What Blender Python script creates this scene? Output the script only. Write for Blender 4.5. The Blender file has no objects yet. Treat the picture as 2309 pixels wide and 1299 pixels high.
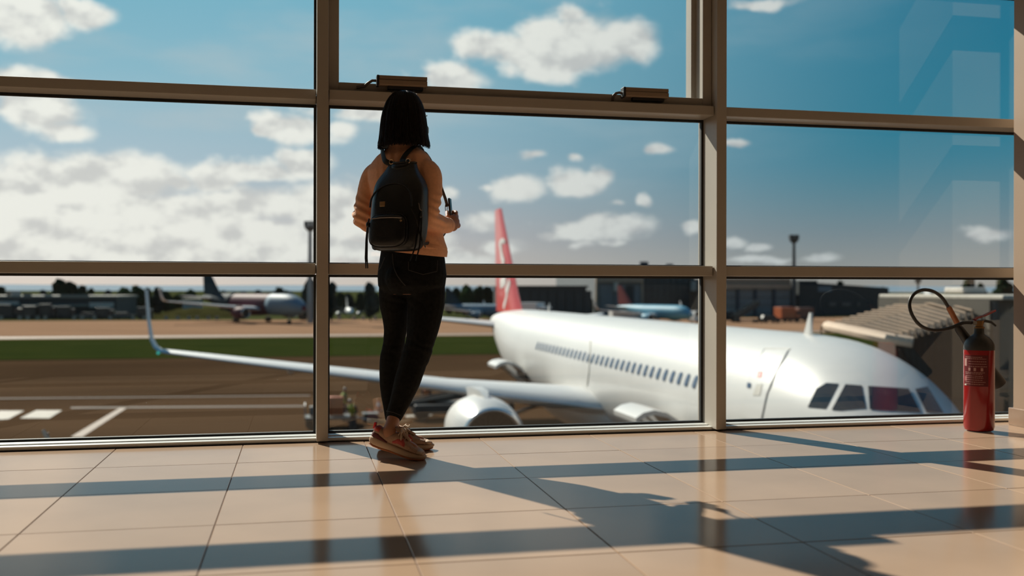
import bpy, bmesh, math, random
from mathutils import Vector, Matrix, noise
from mathutils.bvhtree import BVHTree

random.seed(7)
scene = bpy.context.scene
COL = scene.collection
PI = math.pi

# ------------------------------------------------------------------ camera
FPX, CX, HY = 2245.0, 1154.5, 652.0
YAW, ROLL, EYE = math.radians(12.1), math.radians(0.1), 0.783
cam_data = bpy.data.cameras.new('camera')
cam_data.sensor_width = 36.0
cam_data.lens = 36.0 * FPX / 2309.0
cam_data.shift_y = 2.5 / 2309.0
cam_data.clip_end = 20000
cam_data.dof.use_dof = True
cam_data.dof.focus_distance = 4.75
cam_data.dof.aperture_fstop = 1.7
cam = bpy.data.objects.new('camera', cam_data)
COL.objects.link(cam)
cam.matrix_world = (Matrix.Translation((0, 0, EYE)) @ Matrix.Rotation(-YAW, 4, 'Z')
                    @ Matrix.Rotation(PI / 2, 4, 'X') @ Matrix.Rotation(ROLL, 4, 'Z'))
scene.camera = cam

_F = Vector((math.sin(YAW), math.cos(YAW), 0))
_R = Vector((math.cos(YAW), -math.sin(YAW), 0))


def ray(px, py):
    x = (px - CX) / FPX
    y = (HY - py) / FPX + x * math.tan(ROLL)
    return _F + _R * x + Vector((0, 0, y))


def at(px, py, Y):
    """point on the vertical plane at distance Y from the camera (world +Y)"""
    d = ray(px, py)
    return Vector((0, 0, EYE)) + d * (Y / d.y)


def ground(px, py, z):
    d = ray(px, py)
    return Vector((0, 0, EYE)) + d * ((z - EYE) / d.z)


# ------------------------------------------------------------------ colour management
vs = scene.view_settings
vs.view_transform = 'Standard'
vs.look = 'None'
vs.gamma = 1.0
vs.use_curve_mapping = False
vs.exposure = 0.0
scene.cycles.max_bounces = 10
scene.cycles.diffuse_bounces = 5
scene.cycles.glossy_bounces = 5
scene.cycles.transparent_max_bounces = 16
scene.cycles.caustics_reflective = False
scene.cycles.sample_clamp_indirect = 4.0

# ------------------------------------------------------------------ sun
SUN = Vector((-0.49, 1.0, 0.79)).normalized()       # towards the sun
sd = bpy.data.lights.new('sun', 'SUN')
sd.energy = 8.2
sd.angle = math.radians(0.55)
sd.color = (1.0, 0.92, 0.80)
sun = bpy.data.objects.new('sun', sd)
COL.objects.link(sun)
sun.location = SUN * 40
sun.rotation_euler = (-SUN).to_track_quat('-Z', 'Y').to_euler()

# ------------------------------------------------------------------ sky with cumulus clouds
CLOUDS = [  # px, py, half width px, half height px, strength
    (40, 35, 90, 38, 1), (200, 35, 60, 26, .8), (60, 190, 120, 26, .8), (70, 248, 95, 36, .95), (140, 290, 55, 20, .95),
    (190, 400, 190, 44, 1), (60, 425, 140, 36, 1), (300, 408, 80, 30, 1), (400, 408, 34, 16, .9), (60, 455, 110, 26, 1),
    (490, 400, 60, 22, .9), (590, 385, 100, 26, .9), (680, 370, 60, 26, 1), (600, 300, 40, 16, .7), (660, 292, 70, 28, .95), (760, 300, 42, 26, .95),
    (420, 480, 180, 38, 1), (590, 465, 150, 42, 1), (100, 505, 190, 38, 1), (330, 520, 150, 34, 1), (690, 470, 110, 44, 1), (770, 465, 60, 50, 1),
    (80, 560, 180, 34, 1), (320, 565, 190, 32, 1), (600, 555, 130, 30, 1), (780, 540, 100, 44, 1), (500, 590, 300, 24, .9),
    (1130, 110, 120, 34, .95), (1220, 85, 70, 48, 1), (1330, 95, 130, 54, 1), (1250, 140, 150, 30, .95), (1420, 90, 70, 46, .9), (1290, 35, 50, 26, .6),
    (1010, 178, 85, 32, 1), (820, 255, 140, 22, .8), (1150, 422, 72, 26, 1), (1090, 425, 30, 12, .8), (1300, 412, 66, 26, .85), (1350, 400, 40, 26, .7),
    (1380, 512, 90, 28, 1), (1290, 522, 80, 18, .9), (1230, 530, 40, 12, .8), (1075, 498, 50, 22, 1), (1010, 440, 26, 18, .7), (1120, 553, 70, 18, .9),
    (1310, 552, 34, 9, .8), (1380, 548, 34, 9, .8), (1200, 355, 40, 13, .6), (1295, 360, 26, 10, .6), (1480, 340, 46, 14, .65), (1450, 455, 24, 14, .7),
    (1385, 460, 30, 12, .5), (1560, 515, 30, 16, .8), (1720, 8, 90, 14, .6), (1672, 318, 30, 10, .5), (1655, 545, 40, 14, .6), (1720, 555, 30, 10, .6),
    (20, 480, 160, 50, 1), (250, 470, 120, 40, 1), (520, 520, 200, 44, 1), (900, 540, 120, 40, .9), (180, 540, 240, 40, 1), (420, 555, 260, 36, 1), (1000, 580, 160, 22, .8),
    (2230, 525, 50, 14, .7), (1850, 580, 60, 14, .5), (1740, 585, 80, 10, .4),
]


def build_world():
    w = bpy.data.worlds.new('sky')
    scene.world = w
    w.use_nodes = True
    nt = w.node_tree
    nt.nodes.clear()
    N, L = nt.nodes.new, nt.links.new

    def math_n(op, a=None, b=None, c=None, clamp=False):
        n = N('ShaderNodeMath'); n.operation = op; n.use_clamp = clamp
        for i, v in enumerate((a, b, c)):
            if v is None:
                continue
            if isinstance(v, (int, float)):
                n.inputs[i].default_value = v
            else:
                L(v, n.inputs[i])
        return n.outputs[0]

    def smooth(v, a, b, lo=0.0, hi=1.0):
        n = N('ShaderNodeMapRange'); n.interpolation_type = 'SMOOTHSTEP'
        L(v, n.inputs['Value'])
        n.inputs['From Min'].default_value = a; n.inputs['From Max'].default_value = b
        n.inputs['To Min'].default_value = lo; n.inputs['To Max'].default_value = hi
        return n.outputs[0]

    def vmath(op, a, b=None, c=None, out=0):
        n = N('ShaderNodeVectorMath'); n.operation = op
        for i, v in enumerate((a, b, c)):
            if v is None:
                continue
            if isinstance(v, (tuple, list, Vector)):
                n.inputs[i].default_value = v
            else:
                L(v, n.inputs[i])
        return n.outputs[out]

    def mixc(f, a, b):
        n = N('ShaderNodeMix'); n.data_type = 'RGBA'
        if isinstance(f, (int, float)):
            n.inputs[0].default_value = f
        else:
            L(f, n.inputs[0])
        for i, v in ((6, a), (7, b)):
            if isinstance(v, tuple):
                n.inputs[i].default_value = (*v, 1)
            else:
                L(v, n.inputs[i])
        return n.outputs[2]

    tc = N('ShaderNodeTexCoord')
    d = tc.outputs['Generated']
    sep = N('ShaderNodeSeparateXYZ'); L(d, sep.inputs[0])
    az = math_n('ARCTAN2', sep.outputs[0], sep.outputs[1])
    el = math_n('ARCSINE', sep.outputs[2])
    # clear-sky colour by elevation
    ramp = N('ShaderNodeValToRGB')
    L(math_n('MULTIPLY', el, 1 / 1.2, clamp=True), ramp.inputs[0])
    cr = ramp.color_ramp
    stops = [(0.0, (.49, .475, .435)), (.045, (.36, .39, .42)), (.10, (.25, .365, .44)), (.17, (.155, .325, .42)),
             (.25, (.10, .29, .40)), (.45, (.05, .21, .36)), (1.0, (.02, .12, .27))]
    cr.elements[0].position, cr.elements[0].color = stops[0][0], (*stops[0][1], 1)
    cr.elements[1].position, cr.elements[1].color = stops[-1][0], (*stops[-1][1], 1)
    for p, c in stops[1:-1]:
        e = cr.elements.new(p); e.color = (*c, 1)
    # away from the sun the blue deepens
    dsun = vmath('DOT_PRODUCT', d, tuple(SUN), out=1)
    near = smooth(dsun, .46, .90)
    away = mixc(smooth(el, .0, .16), (.78, .78, .80), (.14, .64, .78))
    sky = vmath('MULTIPLY', ramp.outputs[0], mixc(near, away, (2.05, 1.76, 1.68)))
    # clouds
    vstr = vmath('MULTIPLY', d, (1, 1, 1.6))

    def fract(vec, sc, det=7, ro=.55):
        n = N('ShaderNodeTexNoise'); n.inputs['Scale'].default_value = sc; n.inputs['Detail'].default_value = det; n.inputs['Roughness'].default_value = ro
        L(vec, n.inputs['Vector'])
        return n.outputs[0], n.outputs[1]

    nf, ncol = fract(vstr, 15)
    nf_up, _ = fract(vmath('ADD', vstr, (-.006, 0, .020)), 15)
    comb = N('ShaderNodeCombineXYZ'); L(az, comb.inputs[0]); L(el, comb.inputs[1])
    wob = vmath('MULTIPLY_ADD', vmath('SUBTRACT', ncol, (.5, .5, .5)), (.042, .024, 0), comb.outputs[0])
    best = None
    for px, py, hw, hh, s in CLOUDS:
        r = ray(px, py).normalized()
        a0, e0 = math.atan2(r.x, r.y), math.asin(r.z)
        sa, se = hw / FPX * 1.12, hh / FPX * 1.25
        v = vmath('LENGTH', vmath('MULTIPLY_ADD', wob, (1 / sa, 1 / se, 0), (-a0 / sa, -e0 / se, 0)), out=1)
        if s < 1:
            v = math_n('ADD', v, (1 - s) * .9)
        best = v if best is None else math_n('MINIMUM', best, v)
    field = math_n('MULTIPLY_ADD', nf, -2.2, math_n('ADD', best, .98))
    m_in = smooth(field, 1.12, .50)
    # the same broken cumulus outside the picture
    nz2 = N('ShaderNodeTexNoise'); nz2.inputs['Scale'].default_value = 7; nz2.inputs['Detail'].default_value = 6
    L(vstr, nz2.inputs['Vector'])
    daz = math_n('ABSOLUTE', math_n('SUBTRACT', az, YAW))
    outside = math_n('MAXIMUM', smooth(daz, .50, .60), smooth(el, .29, .36))
    low = smooth(el, .75, .05, .30, .52)
    gen = math_n('MULTIPLY', smooth(math_n('ADD', nz2.outputs[0], math_n('SUBTRACT', low, .5)), .50, .68), outside)
    mask = math_n('MAXIMUM', m_in, gen)
    # cirrus veil
    nz3 = N('ShaderNodeTexNoise'); nz3.inputs['Scale'].default_value = 5; nz3.inputs['Detail'].default_value = 5
    L(vmath('MULTIPLY', d, (1, 1, 4)), nz3.inputs['Vector'])
    veil = smooth(nz3.outputs[0], .45, .75, 0, .45)
    sky = mixc(math_n('MULTIPLY', veil, near), sky, (.62, .65, .67))
    # cloud body: lit towards the sun, greyer below
    relief = math_n('MULTIPLY_ADD', math_n('SUBTRACT', nf, nf_up), 4.2, .62)
    lum = smooth(math_n('ADD', relief, math_n('MULTIPLY', nf, .0)), .10, .85)
    cloud = mixc(lum, (.72, .71, .71), (1.02, 1.0, .96))
    cloud = vmath('MULTIPLY', cloud, mixc(near, (.62, .66, .70), (1.08, 1.06, 1.03)))
    tot = mixc(math_n('MULTIPLY', mask, .93), sky, cloud)
    # below the horizon
    tot = mixc(smooth(el, -.02, -.001), (.16, .13, .11), tot)
    bg = N('ShaderNodeBackground'); bg.inputs[1].default_value = 1.0
    L(tot, bg.inputs[0])
    out = N('ShaderNodeOutputWorld'); L(bg.outputs[0], out.inputs[0])
    w.cycles.sampling_method = 'MANUAL'
    w.cycles.sample_map_resolution = 1024


build_world()

# ------------------------------------------------------------------ mesh helpers


class MB:
    """collects shapes; build() links them as ONE mesh object"""

    def __init__(self):
        self.v, self.f = [], []

    def add(self, vs, fs, M=None):
        o = len(self.v)
        self.v += [tuple(M @ Vector(p)) if M else tuple(p) for p in vs]
        self.f += [tuple(i + o for i in f) for f in fs]
        return self

    def box(self, x0, x1, y0, y1, z0, z1, M=None):
        vs = [(x0, y0, z0), (x1, y0, z0), (x1, y1, z0), (x0, y1, z0), (x0, y0, z1), (x1, y0, z1), (x1, y1, z1), (x0, y1, z1)]
        fs = [(0, 3, 2, 1), (4, 5, 6, 7), (0, 1, 5, 4), (1, 2, 6, 5), (2, 3, 7, 6), (3, 0, 4, 7)]
        return self.add(vs, fs, M)

    def rbox(self, x0, x1, y0, y1, z0, z1, b, M=None):
        """box with chamfered edges"""
        bm = bmesh.new()
        bmesh.ops.create_cube(bm, size=1)
        for v in bm.verts:
            v.co = ((x0 + x1) / 2 + v.co.x * (x1 - x0), (y0 + y1) / 2 + v.co.y * (y1 - y0), (z0 + z1) / 2 + v.co.z * (z1 - z0))
        bmesh.ops.bevel(bm, geom=bm.edges[:], offset=b, segments=2, affect='EDGES', profile=.5)
        return self.bm(bm, M)

    def bm(self, bm, M=None):
        bm.verts.index_update()
        self.add([v.co.copy() for v in bm.verts], [tuple(v.index for v in f.verts) for f in bm.faces], M)
        bm.free()
        return self

    def loft(self, rings, cap=True, closed=True, M=None):
        n = len(rings[0])
        vs = [p for r in rings for p in r]
        fs = []
        m = n if closed else n - 1
        for i in range(len(rings) - 1):
            for j in range(m):
                a, b = i * n + j, i * n + (j + 1) % n
                fs.append((a, b, b + n, a + n))
        if cap:
            fs.append(tuple(range(n - 1, -1, -1)))
            fs.append(tuple(range((len(rings) - 1) * n, len(rings) * n)))
        return self.add(vs, fs, M)

    def tube(self, pts, r, n=8, cap=True, M=None, flat=1.0, up=None):
        pts = [Vector(p) for p in pts]
        rs = r if isinstance(r, (list, tuple)) else [r] * len(pts)
        rings = []
        ref = Vector(up) if up else None
        for i, p in enumerate(pts):
            t = (pts[min(i + 1, len(pts) - 1)] - pts[max(i - 1, 0)]).normalized()
            if ref is None:
                ref = Vector((0, 0, 1)) if abs(t.z) < .9 else Vector((1, 0, 0))
            s = t.cross(ref)
            if s.length < 1e-5:
                s = t.orthogonal()
            s.normalize()
            u = s.cross(t).normalized()
            if not up:
                ref = u
            rings.append([p + (s * math.cos(2 * PI * k / n) + u * math.sin(2 * PI * k / n) * flat) * rs[i] for k in range(n)])
        return self.loft(rings, cap, True, M)

    def lathe(self, prof, n=24, M=None, cap=True):
        rings = [[(r * math.cos(2 * PI * k / n), r * math.sin(2 * PI * k / n), z) for k in range(n)] for r, z in prof]
        return self.loft(rings, cap, True, M)

    def prism(self, poly, h0, h1, M=None):
        """poly in local XY, extruded along local Z"""
        n = len(poly)
        vs = [(x, y, h0) for x, y in poly] + [(x, y, h1) for x, y in poly]
        fs = [tuple(range(n - 1, -1, -1)), tuple(range(n, 2 * n))] + [(i, (i + 1) % n, (i + 1) % n + n, i + n) for i in range(n)]
        return self.add(vs, fs, M)

    def ball(self, c, r, M=None, seg=12, rings=8):
        rx, ry, rz = r if isinstance(r, (tuple, list)) else (r, r, r)
        rr = []
        for i in range(rings + 1):
            t = PI * i / rings
            s = max(math.sin(t), .001)
            rr.append([(c[0] + rx * s * math.cos(2 * PI * k / seg), c[1] + ry * s * math.sin(2 * PI * k / seg), c[2] - rz * math.cos(t)) for k in range(seg)])
        return self.loft(rr, True, True, M)

    def mesh(self, name):
        m = bpy.data.meshes.new(name)
        m.from_pydata([tuple(p) for p in self.v], [], self.f)
        m.update()
        b = bmesh.new(); b.from_mesh(m)
        bmesh.ops.recalc_face_normals(b, faces=b.faces[:])
        b.to_mesh(m); b.free()
        return m

    def build(self, name, mat, parent=None, smooth=False, world=True):
        me = self.mesh(name)
        me.materials.append(mat)
        if smooth:
            me.polygons.foreach_set('use_smooth', [True] * len(me.polygons))
            if smooth != 'all':
                try:
                    me.set_sharp_from_angle(angle=math.radians(40))
                except Exception:
                    pass
        o = bpy.data.objects.new(name, me)
        COL.objects.link(o)
        if parent is not None:
            o.parent = parent
            if world:     # vertices were given in world space
                o.matrix_parent_inverse = parent.matrix_world.inverted()
        return o


def empty(name, loc, label=None, cat=None, group=None, kind=None, rz=0.0):
    o = bpy.data.objects.new(name, None)
    o.empty_display_size = .1
    COL.objects.link(o)
    o.matrix_world = Matrix.Translation(loc) @ Matrix.Rotation(rz, 4, 'Z')
    tag(o, label, cat, group, kind)
    return o


def tag(o, label=None, cat=None, group=None, kind=None):
    if label: o['label'] = label
    if cat: o['category'] = cat
    if group: o['group'] = group
    if kind: o['kind'] = kind
    return o


def kids(o):
    return [c for c in bpy.data.objects if c.parent == o]


def copy_tree(o, parent=None):
    c = o.copy()
    COL.objects.link(c)
    if parent is not None:
        c.parent = parent
    for ch in kids(o):
        copy_tree(ch, c)
    return c


# ------------------------------------------------------------------ materials
MATS = {}


def mat(name, col, rough=.5, metal=0.0, var=.12, scale=6.0, bump=0.0, bscale=60.0, spec=.5, coat=0.0, objvar=0.0, stretch=None, col2=None, emit=None, sheen=0.0, sss=0.0):
    if name in MATS:
        return MATS[name]
    m = bpy.data.materials.new(name)
    m.use_nodes = True
    nt = m.node_tree
    N, L = nt.nodes.new, nt.links.new
    p = nt.nodes['Principled BSDF']
    tc = N('ShaderNodeTexCoord')
    vec = tc.outputs['Object']
    if stretch:
        mp = N('ShaderNodeMapping'); mp.inputs['Scale'].default_value = stretch
        L(vec, mp.inputs[0]); vec = mp.outputs[0]
    nz = N('ShaderNodeTexNoise'); nz.inputs['Scale'].default_value = scale; nz.inputs['Detail'].default_value = 5
    L(vec, nz.inputs['Vector'])
    mr = N('ShaderNodeMapRange')
    mr.inputs['From Min'].default_value = .3; mr.inputs['From Max'].default_value = .7
    L(nz.outputs[0], mr.inputs[0])
    mx = N('ShaderNodeMix'); mx.data_type = 'RGBA'
    L(mr.outputs[0], mx.inputs[0])
    c2 = col2 if col2 else tuple(min(1, c * (1 + var)) for c in col)
    c1 = col if col2 else tuple(c * (1 - var) for c in col)
    mx.inputs[6].default_value = (*c1, 1); mx.inputs[7].default_value = (*c2, 1)
    out = mx.outputs[2]
    if objvar:
        oi = N('ShaderNodeObjectInfo')
        r2 = N('ShaderNodeMapRange'); L(oi.outputs['Random'], r2.inputs[0])
        r2.inputs['To Min'].default_value = 1 - objvar; r2.inputs['To Max'].default_value = 1 + objvar
        vm = N('ShaderNodeVectorMath'); vm.operation = 'SCALE'
        L(out, vm.inputs[0]); L(r2.outputs[0], vm.inputs['Scale'])
        out = vm.outputs[0]
    L(out, p.inputs['Base Color'])
    p.inputs['Roughness'].default_value = rough
    p.inputs['Metallic'].default_value = metal
    p.inputs['Specular IOR Level'].default_value = spec
    p.inputs['Coat Weight'].default_value = coat
    p.inputs['Coat Roughness'].default_value = .08
    if sheen:
        p.inputs['Sheen Weight'].default_value = sheen
    if sss:
        p.inputs['Subsurface Weight'].default_value = sss
        p.inputs['Subsurface Radius'].default_value = (.01, .004, .002)
    if emit:
        p.inputs['Emission Color'].default_value = (*emit[0], 1)
        p.inputs['Emission Strength'].default_value = emit[1]
    if bump:
        n2 = N('ShaderNodeTexNoise'); n2.inputs['Scale'].default_value = bscale; n2.inputs['Detail'].default_value = 4
        L(vec, n2.inputs['Vector'])
        bp = N('ShaderNodeBump'); bp.inputs['Strength'].default_value = bump; bp.inputs['Distance'].default_value = .01
        L(n2.outputs[0], bp.inputs['Height']); L(bp.outputs[0], p.inputs['Normal'])
    MATS[name] = m
    return m


def glass_mat():
    m = bpy.data.materials.new('window_glass')
    m.use_nodes = True
    nt = m.node_tree
    nt.nodes.clear()
    N, L = nt.nodes.new, nt.links.new
    tr = N('ShaderNodeBsdfTransparent'); tr.inputs[0].default_value = (.93, .95, .94, 1)
    gl = N('ShaderNodeBsdfGlossy'); gl.inputs['Roughness'].default_value = .004; gl.inputs['Color'].default_value = (.95, .97, 1, 1)
    fr = N('ShaderNodeFresnel')
    ge = N('ShaderNodeNewGeometry')
    ior = N('ShaderNodeMapRange'); L(ge.outputs['Backfacing'], ior.inputs[0])      # both faces of the sheet reflect alike
    ior.inputs['To Min'].default_value = 1.52; ior.inputs['To Max'].default_value = 1 / 1.52
    L(ior.outputs[0], fr.inputs['IOR'])
    # faint dust and dried drops on the pane
    tc = N('ShaderNodeTexCoord')
    vo = N('ShaderNodeTexVoronoi'); vo.inputs['Scale'].default_value = 9.0
    L(tc.outputs['Object'], vo.inputs['Vector'])
    nz = N('ShaderNodeTexNoise'); nz.inputs['Scale'].default_value = 3.5; nz.inputs['Detail'].default_value = 6
    L(tc.outputs['Object'], nz.inputs['Vector'])
    mr = N('ShaderNodeMapRange'); mr.inputs['From Min'].default_value = .018; mr.inputs['From Max'].default_value = .010
    L(vo.outputs['Distance'], mr.inputs[0])
    m2 = N('ShaderNodeMapRange'); m2.inputs['From Min'].default_value = .56; m2.inputs['From Max'].default_value = .62
    L(nz.outputs[0], m2.inputs[0])
    mu = N('ShaderNodeMath'); mu.operation = 'MULTIPLY'; L(mr.outputs[0], mu.inputs[0]); L(m2.outputs[0], mu.inputs[1])
    mu2 = N('ShaderNodeMath'); mu2.operation = 'MULTIPLY_ADD'; L(mu.outputs[0], mu2.inputs[0]); mu2.inputs[1].default_value = .30; mu2.inputs[2].default_value = .0012
    df = N('ShaderNodeBsdfTranslucent'); df.inputs[0].default_value = (.8, .78, .74, 1)
    a = N('ShaderNodeMixShader'); L(fr.outputs[0], a.inputs[0]); L(tr.outputs[0], a.inputs[1]); L(gl.outputs[0], a.inputs[2])
    b = N('ShaderNodeMixShader'); L(mu2.outputs[0], b.inputs[0]); L(a.outputs[0], b.inputs[1]); L(df.outputs[0], b.inputs[2])
    o = N('ShaderNodeOutputMaterial'); L(b.outputs[0], o.inputs[0])
    return m


GLASS = glass_mat()
M_ALU = mat('bronze_grey_aluminium', (.42, .38, .33), .42, 0, .04, 3, spec=.4)
M_GASKET = mat('black_rubber_gasket', (.012, .012, .012), .6)
M_BLACKP = mat('black_plastic', (.015, .015, .016), .45)
M_SILL = mat('brushed_sill_aluminium', (.78, .78, .75), .35, .1, .06, 3, stretch=(1, 30, 30))
# ------------------------------------------------------------------ room shell
T = 0.6
TX0, TY0 = -0.870, 4.628          # one crossing of the tile joints
SILL_Y = 5.17                     # room side of the window sill
GY = 5.315                        # glass plane
M_TILE = mat('polished_beige_tile', (.455, .312, .216), .14, 0, .07, 2.2, bump=.015, bscale=3.0, spec=.14, objvar=.04)
M_GROUT = mat('brown_grout', (.16, .085, .05), .8)
M_WALL = mat('warm_plaster', (.42, .37, .31), .85, 0, .05, 2)
M_CEIL = mat('white_ceiling', (.46, .44, .40), .9, 0, .03, 2)

RX0, RX1, RY0 = TX0 - 6 * T, TX0 + 13 * T, TY0 - 14 * T
floor = MB().box(RX0, RX1, RY0, 5.45, -.30, -.0035).build('floor', M_GROUT)
tag(floor, 'polished beige square floor tiles with thin brown joints', None, None, 'structure')
tile_mesh = {}
for j in range(-1, 14):
    y1 = SILL_Y if j == -1 else TY0 - j * T
    y0 = TY0 - (j + 1) * T
    hh = (y1 - y0) / 2 - .0018
    hw = T / 2 - .0018
    key = 'cut' if j == -1 else 'full'
    if key not in tile_mesh:
        b = bmesh.new(); bmesh.ops.create_cube(b, size=1)
        for v in b.verts:
            v.co = (v.co.x * hw * 2, v.co.y * hh * 2, (v.co.z - .5) * .008)
        top = [e for e in b.edges if all(v.co.z > -.001 for v in e.verts)]
        bmesh.ops.bevel(b, geom=top, offset=.0012, segments=1, affect='EDGES')
        me = bpy.data.meshes.new('tile'); b.to_mesh(me); b.free(); me.materials.append(M_TILE)
        tile_mesh[key] = me
    for i in range(-6, 13):
        o = bpy.data.objects.new('tile', tile_mesh[key])
        COL.objects.link(o)
        o.location = (TX0 + (i + .5) * T, (y0 + y1) / 2, random.uniform(-.0004, .0004))
        o.parent = floor
ZC = 3.6
tag(MB().box(RX0, RX1, RY0, 5.45, ZC, ZC + .3).build('ceiling', M_CEIL), 'plain white ceiling of the departure hall', None, None, 'structure')
tag(MB().box(RX0, RX1, RY0 - .2, RY0, 0, ZC).build('wall_back', M_WALL), 'plain warm plaster wall at the back of the hall', None, None, 'structure')
tag(MB().box(RX0 - .2, RX0, RY0 - .2, 5.45, 0, ZC).build('wall_left', M_WALL), 'plain warm plaster wall on the left', None, None, 'structure')
tag(MB().box(RX1, RX1 + .2, RY0 - .2, 5.45, 0, ZC).build('wall_right', M_WALL), 'plain warm plaster wall on the right', None, None, 'structure')
ZG = -6.15                        # apron level
tag(MB().box(RX0, RX1, 5.30, 5.45, ZG, -.31).build('wall_front', mat('facade_panel', (.4, .38, .35), .6)), 'outer facade below the window sill', None, None, 'structure')
tag(MB().box(RX0, RX1, 5.20, 5.42, 3.34, ZC).build('trim_1', M_ALU), 'metal header above the windows', None, None, 'structure')

# ------------------------------------------------------------------ curtain wall
MULX = [.118 + 2.158 * k for k in range(-2, 4)]
MW = .029
MF, RF = 5.115, 5.157             # room faces of mullions and rails
OUT = 5.385                       # outer face of the caps
MIDZ, TOPZ, UPZ = (.857, .913), (1.745, 1.797), (2.57, 2.62)
sill = MB()
sill.box(RX0, RX1, SILL_Y, 5.30, 0, .010)
sill.rbox(RX0, RX1, SILL_Y + .004, 5.222, .010, .021, .002)
sill.rbox(RX0, RX1, 5.228, 5.30, .010, .027, .002)
so = sill.build('trim_2', M_SILL)
tag(so, 'ridged silver aluminium sill along the foot of the windows', None, None, 'structure')
MB().box(RX0, RX1, 5.222, 5.228, .009, .016).build('sill_groove', M_GASKET, so)
MB().box(RX0, RX1, SILL_Y - .006, SILL_Y, 0, .006).build('sealant_line', M_GASKET, so)
for k, x in enumerate(MULX):
    b = MB()
    b.rbox(x - MW, x + MW, MF, 5.305, .012, 3.34, .003)
    b.box(x - .024, x + .024, 5.305, OUT, -.1, 3.34)
    o = b.build('trim_%d' % (3 + k), M_ALU)
    tag(o, 'upright window mullion of bronze grey aluminium', None, None, 'structure')

ROWS = [(.012, MIDZ[0]), (MIDZ[1], TOPZ[0]), (TOPZ[1], UPZ[0]), (UPZ[1], 3.34)]
names = {1: 'fixed window bay at the left with open apron behind', 2: 'middle window bay with a tilting top sash', 3: 'right window bay beside the pillar'}
for k in range(5):
    x0, x1 = MULX[k] + MW, MULX[k + 1] - MW
    sash = (k == 2)
    w = empty('window_%d' % (k + 1), ((x0 + x1) / 2, GY, 0), names.get(k, 'plain fixed window bay at the end of the hall'), None, None, 'structure')
    for r, (z0, z1) in enumerate(ROWS):
        if r < 3:
            zz = (z1, ROWS[r + 1][0])
            f = RF - (.014 if (sash and r == 1) else 0)
            e = .004
            t = MB()
            t.rbox(x0 + e, x1 - e, f, 5.30, zz[0], zz[1], .003)
            t.box(x0, x1, 5.30, OUT, zz[0] + .006, zz[1] - .006)
            t.build('transom', M_ALU, w)
        g = .013
        if sash and r == 2:
            # opening sash: frame standing proud of the glass
            fw = .052
            s = MB()
            a0, a1, b0, b1 = x0 + .002, x1 - .002, z0 + .002, z1 - .002
            for (p0, p1, q0, q1) in ((a0, a0 + fw, b0, b1), (a1 - fw, a1, b0, b1), (a0 + fw, a1 - fw, b0, b0 + .046), (a0 + fw, a1 - fw, b1 - fw, b1)):
                s.rbox(p0, p1, 5.185, 5.30, q0, q1, .003)
            s.box(a1 - fw - .028, a1 - fw, 5.285, 5.36, b0 + .046, b1 - fw)
            sf = s.build('sash_frame', M_ALU, w)
            MB().box(a0 + fw, a1 - fw, GY - .003, GY + .003, b0 + .046, b1 - fw).build('pane', GLASS, w)
            continue
        MB().box(x0 + .002, x1 - .002, GY - .003, GY + .003, z0 + .002, z1 - .002).build('pane', GLASS, w)
        gk = MB()
        y0, y1 = GY - .013, GY + .013
        gk.box(x0, x0 + g, y0, y1, z0, z1); gk.box(x1 - g, x1, y0, y1, z0, z1)
        gz = z0 + (.026 if r == 0 else g * .6)
        gk.box(x0 + g, x1 - g, y0, y1, z0, gz)
        gk.box(x0 + g, x1 - g, y0, y1, z1 - g, z1)
        gk.build('gasket', M_GASKET, w)

# ------------------------------------------------------------------ pillar beside the window
PX0, PX1, PY0, PY1 = 4.056, 4.40, 4.46, 5.04
M_PIL = mat('beige_painted_pillar', (.38, .265, .185), .55, 0, .04, 3)
pil = MB().rbox(PX0, PX1, PY0, PY1, 0, ZC, .004).build('pillar', M_PIL)
tag(pil, 'beige square pillar beside the right window', None, None, 'structure')
MB().rbox(PX0 - .018, PX1 + .018, PY0 - .018, PY1 + .018, 0, .10, .003).build('baseboard', mat('pillar_base_tile', (.36, .25, .18), .25), pil)

# ------------------------------------------------------------------ chain actuators on the tilting sash
M_ACT = mat('bronze_actuator_case', (.34, .25, .18), .35, .2, .05, 8)


def actuator(px0, px1, py0, py1, label, cable):
    Y = 5.150
    a, b = at(px0, py0, Y), at(px1, py1, Y)
    x0, x1 = a.x, b.x
    z1 = a.z
    z0 = z1 - .054
    r = empty('window_actuator', ((x0 + x1) / 2, 5.18, z0), label, 'window opener', 'chain actuators on the tilting sash')
    m = MB()
    m.rbox(x0 + .012, x1, 5.135, 5.185, z0 + .034, z1, .002)
    m.rbox(x0 + .012, x1, 5.131, 5.185, z0 + .006, z0 + .031, .002)
    m.box(x0 + .012, x1 - .002, 5.139, 5.185, z0 + .004, z1 - .002)
    m.build('housing', M_ACT, r)
    MB().rbox(x0, x0 + .014, 5.130, 5.187, z0, z1 + .001, .004).build('end_cap', M_BLACKP, r)
    MB().box(x0 + .06, x1 - .02, 5.15, 5.186, z0 - .012, z0 + .004).build('mounting_bracket', M_GASKET, r)
    MB().tube([Vector((x0, 5.165, z0 + .03)) + Vector(c) for c in cable], .0075, 8).build('cable', mat('grey_brown_cable', (.10, .075, .06), .4), r, True)


actuator(848, 962, 170, 176, 'long actuator box above the standing person', [(.004, 0, 0), (-.02, .004, .0), (-.04, .008, -.012), (-.058, .012, -.028), (-.085, .015, -.034), (-.10, .016, -.036)])
actuator(1403, 1505, 197, 202, 'actuator box with looped cable near the right mullion', [(.004, 0, -.006), (-.012, 0, -.002), (-.03, .006, -.005), (-.043, .010, -.018), (-.047, .014, -.034), (-.047, .015, -.046)])
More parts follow.
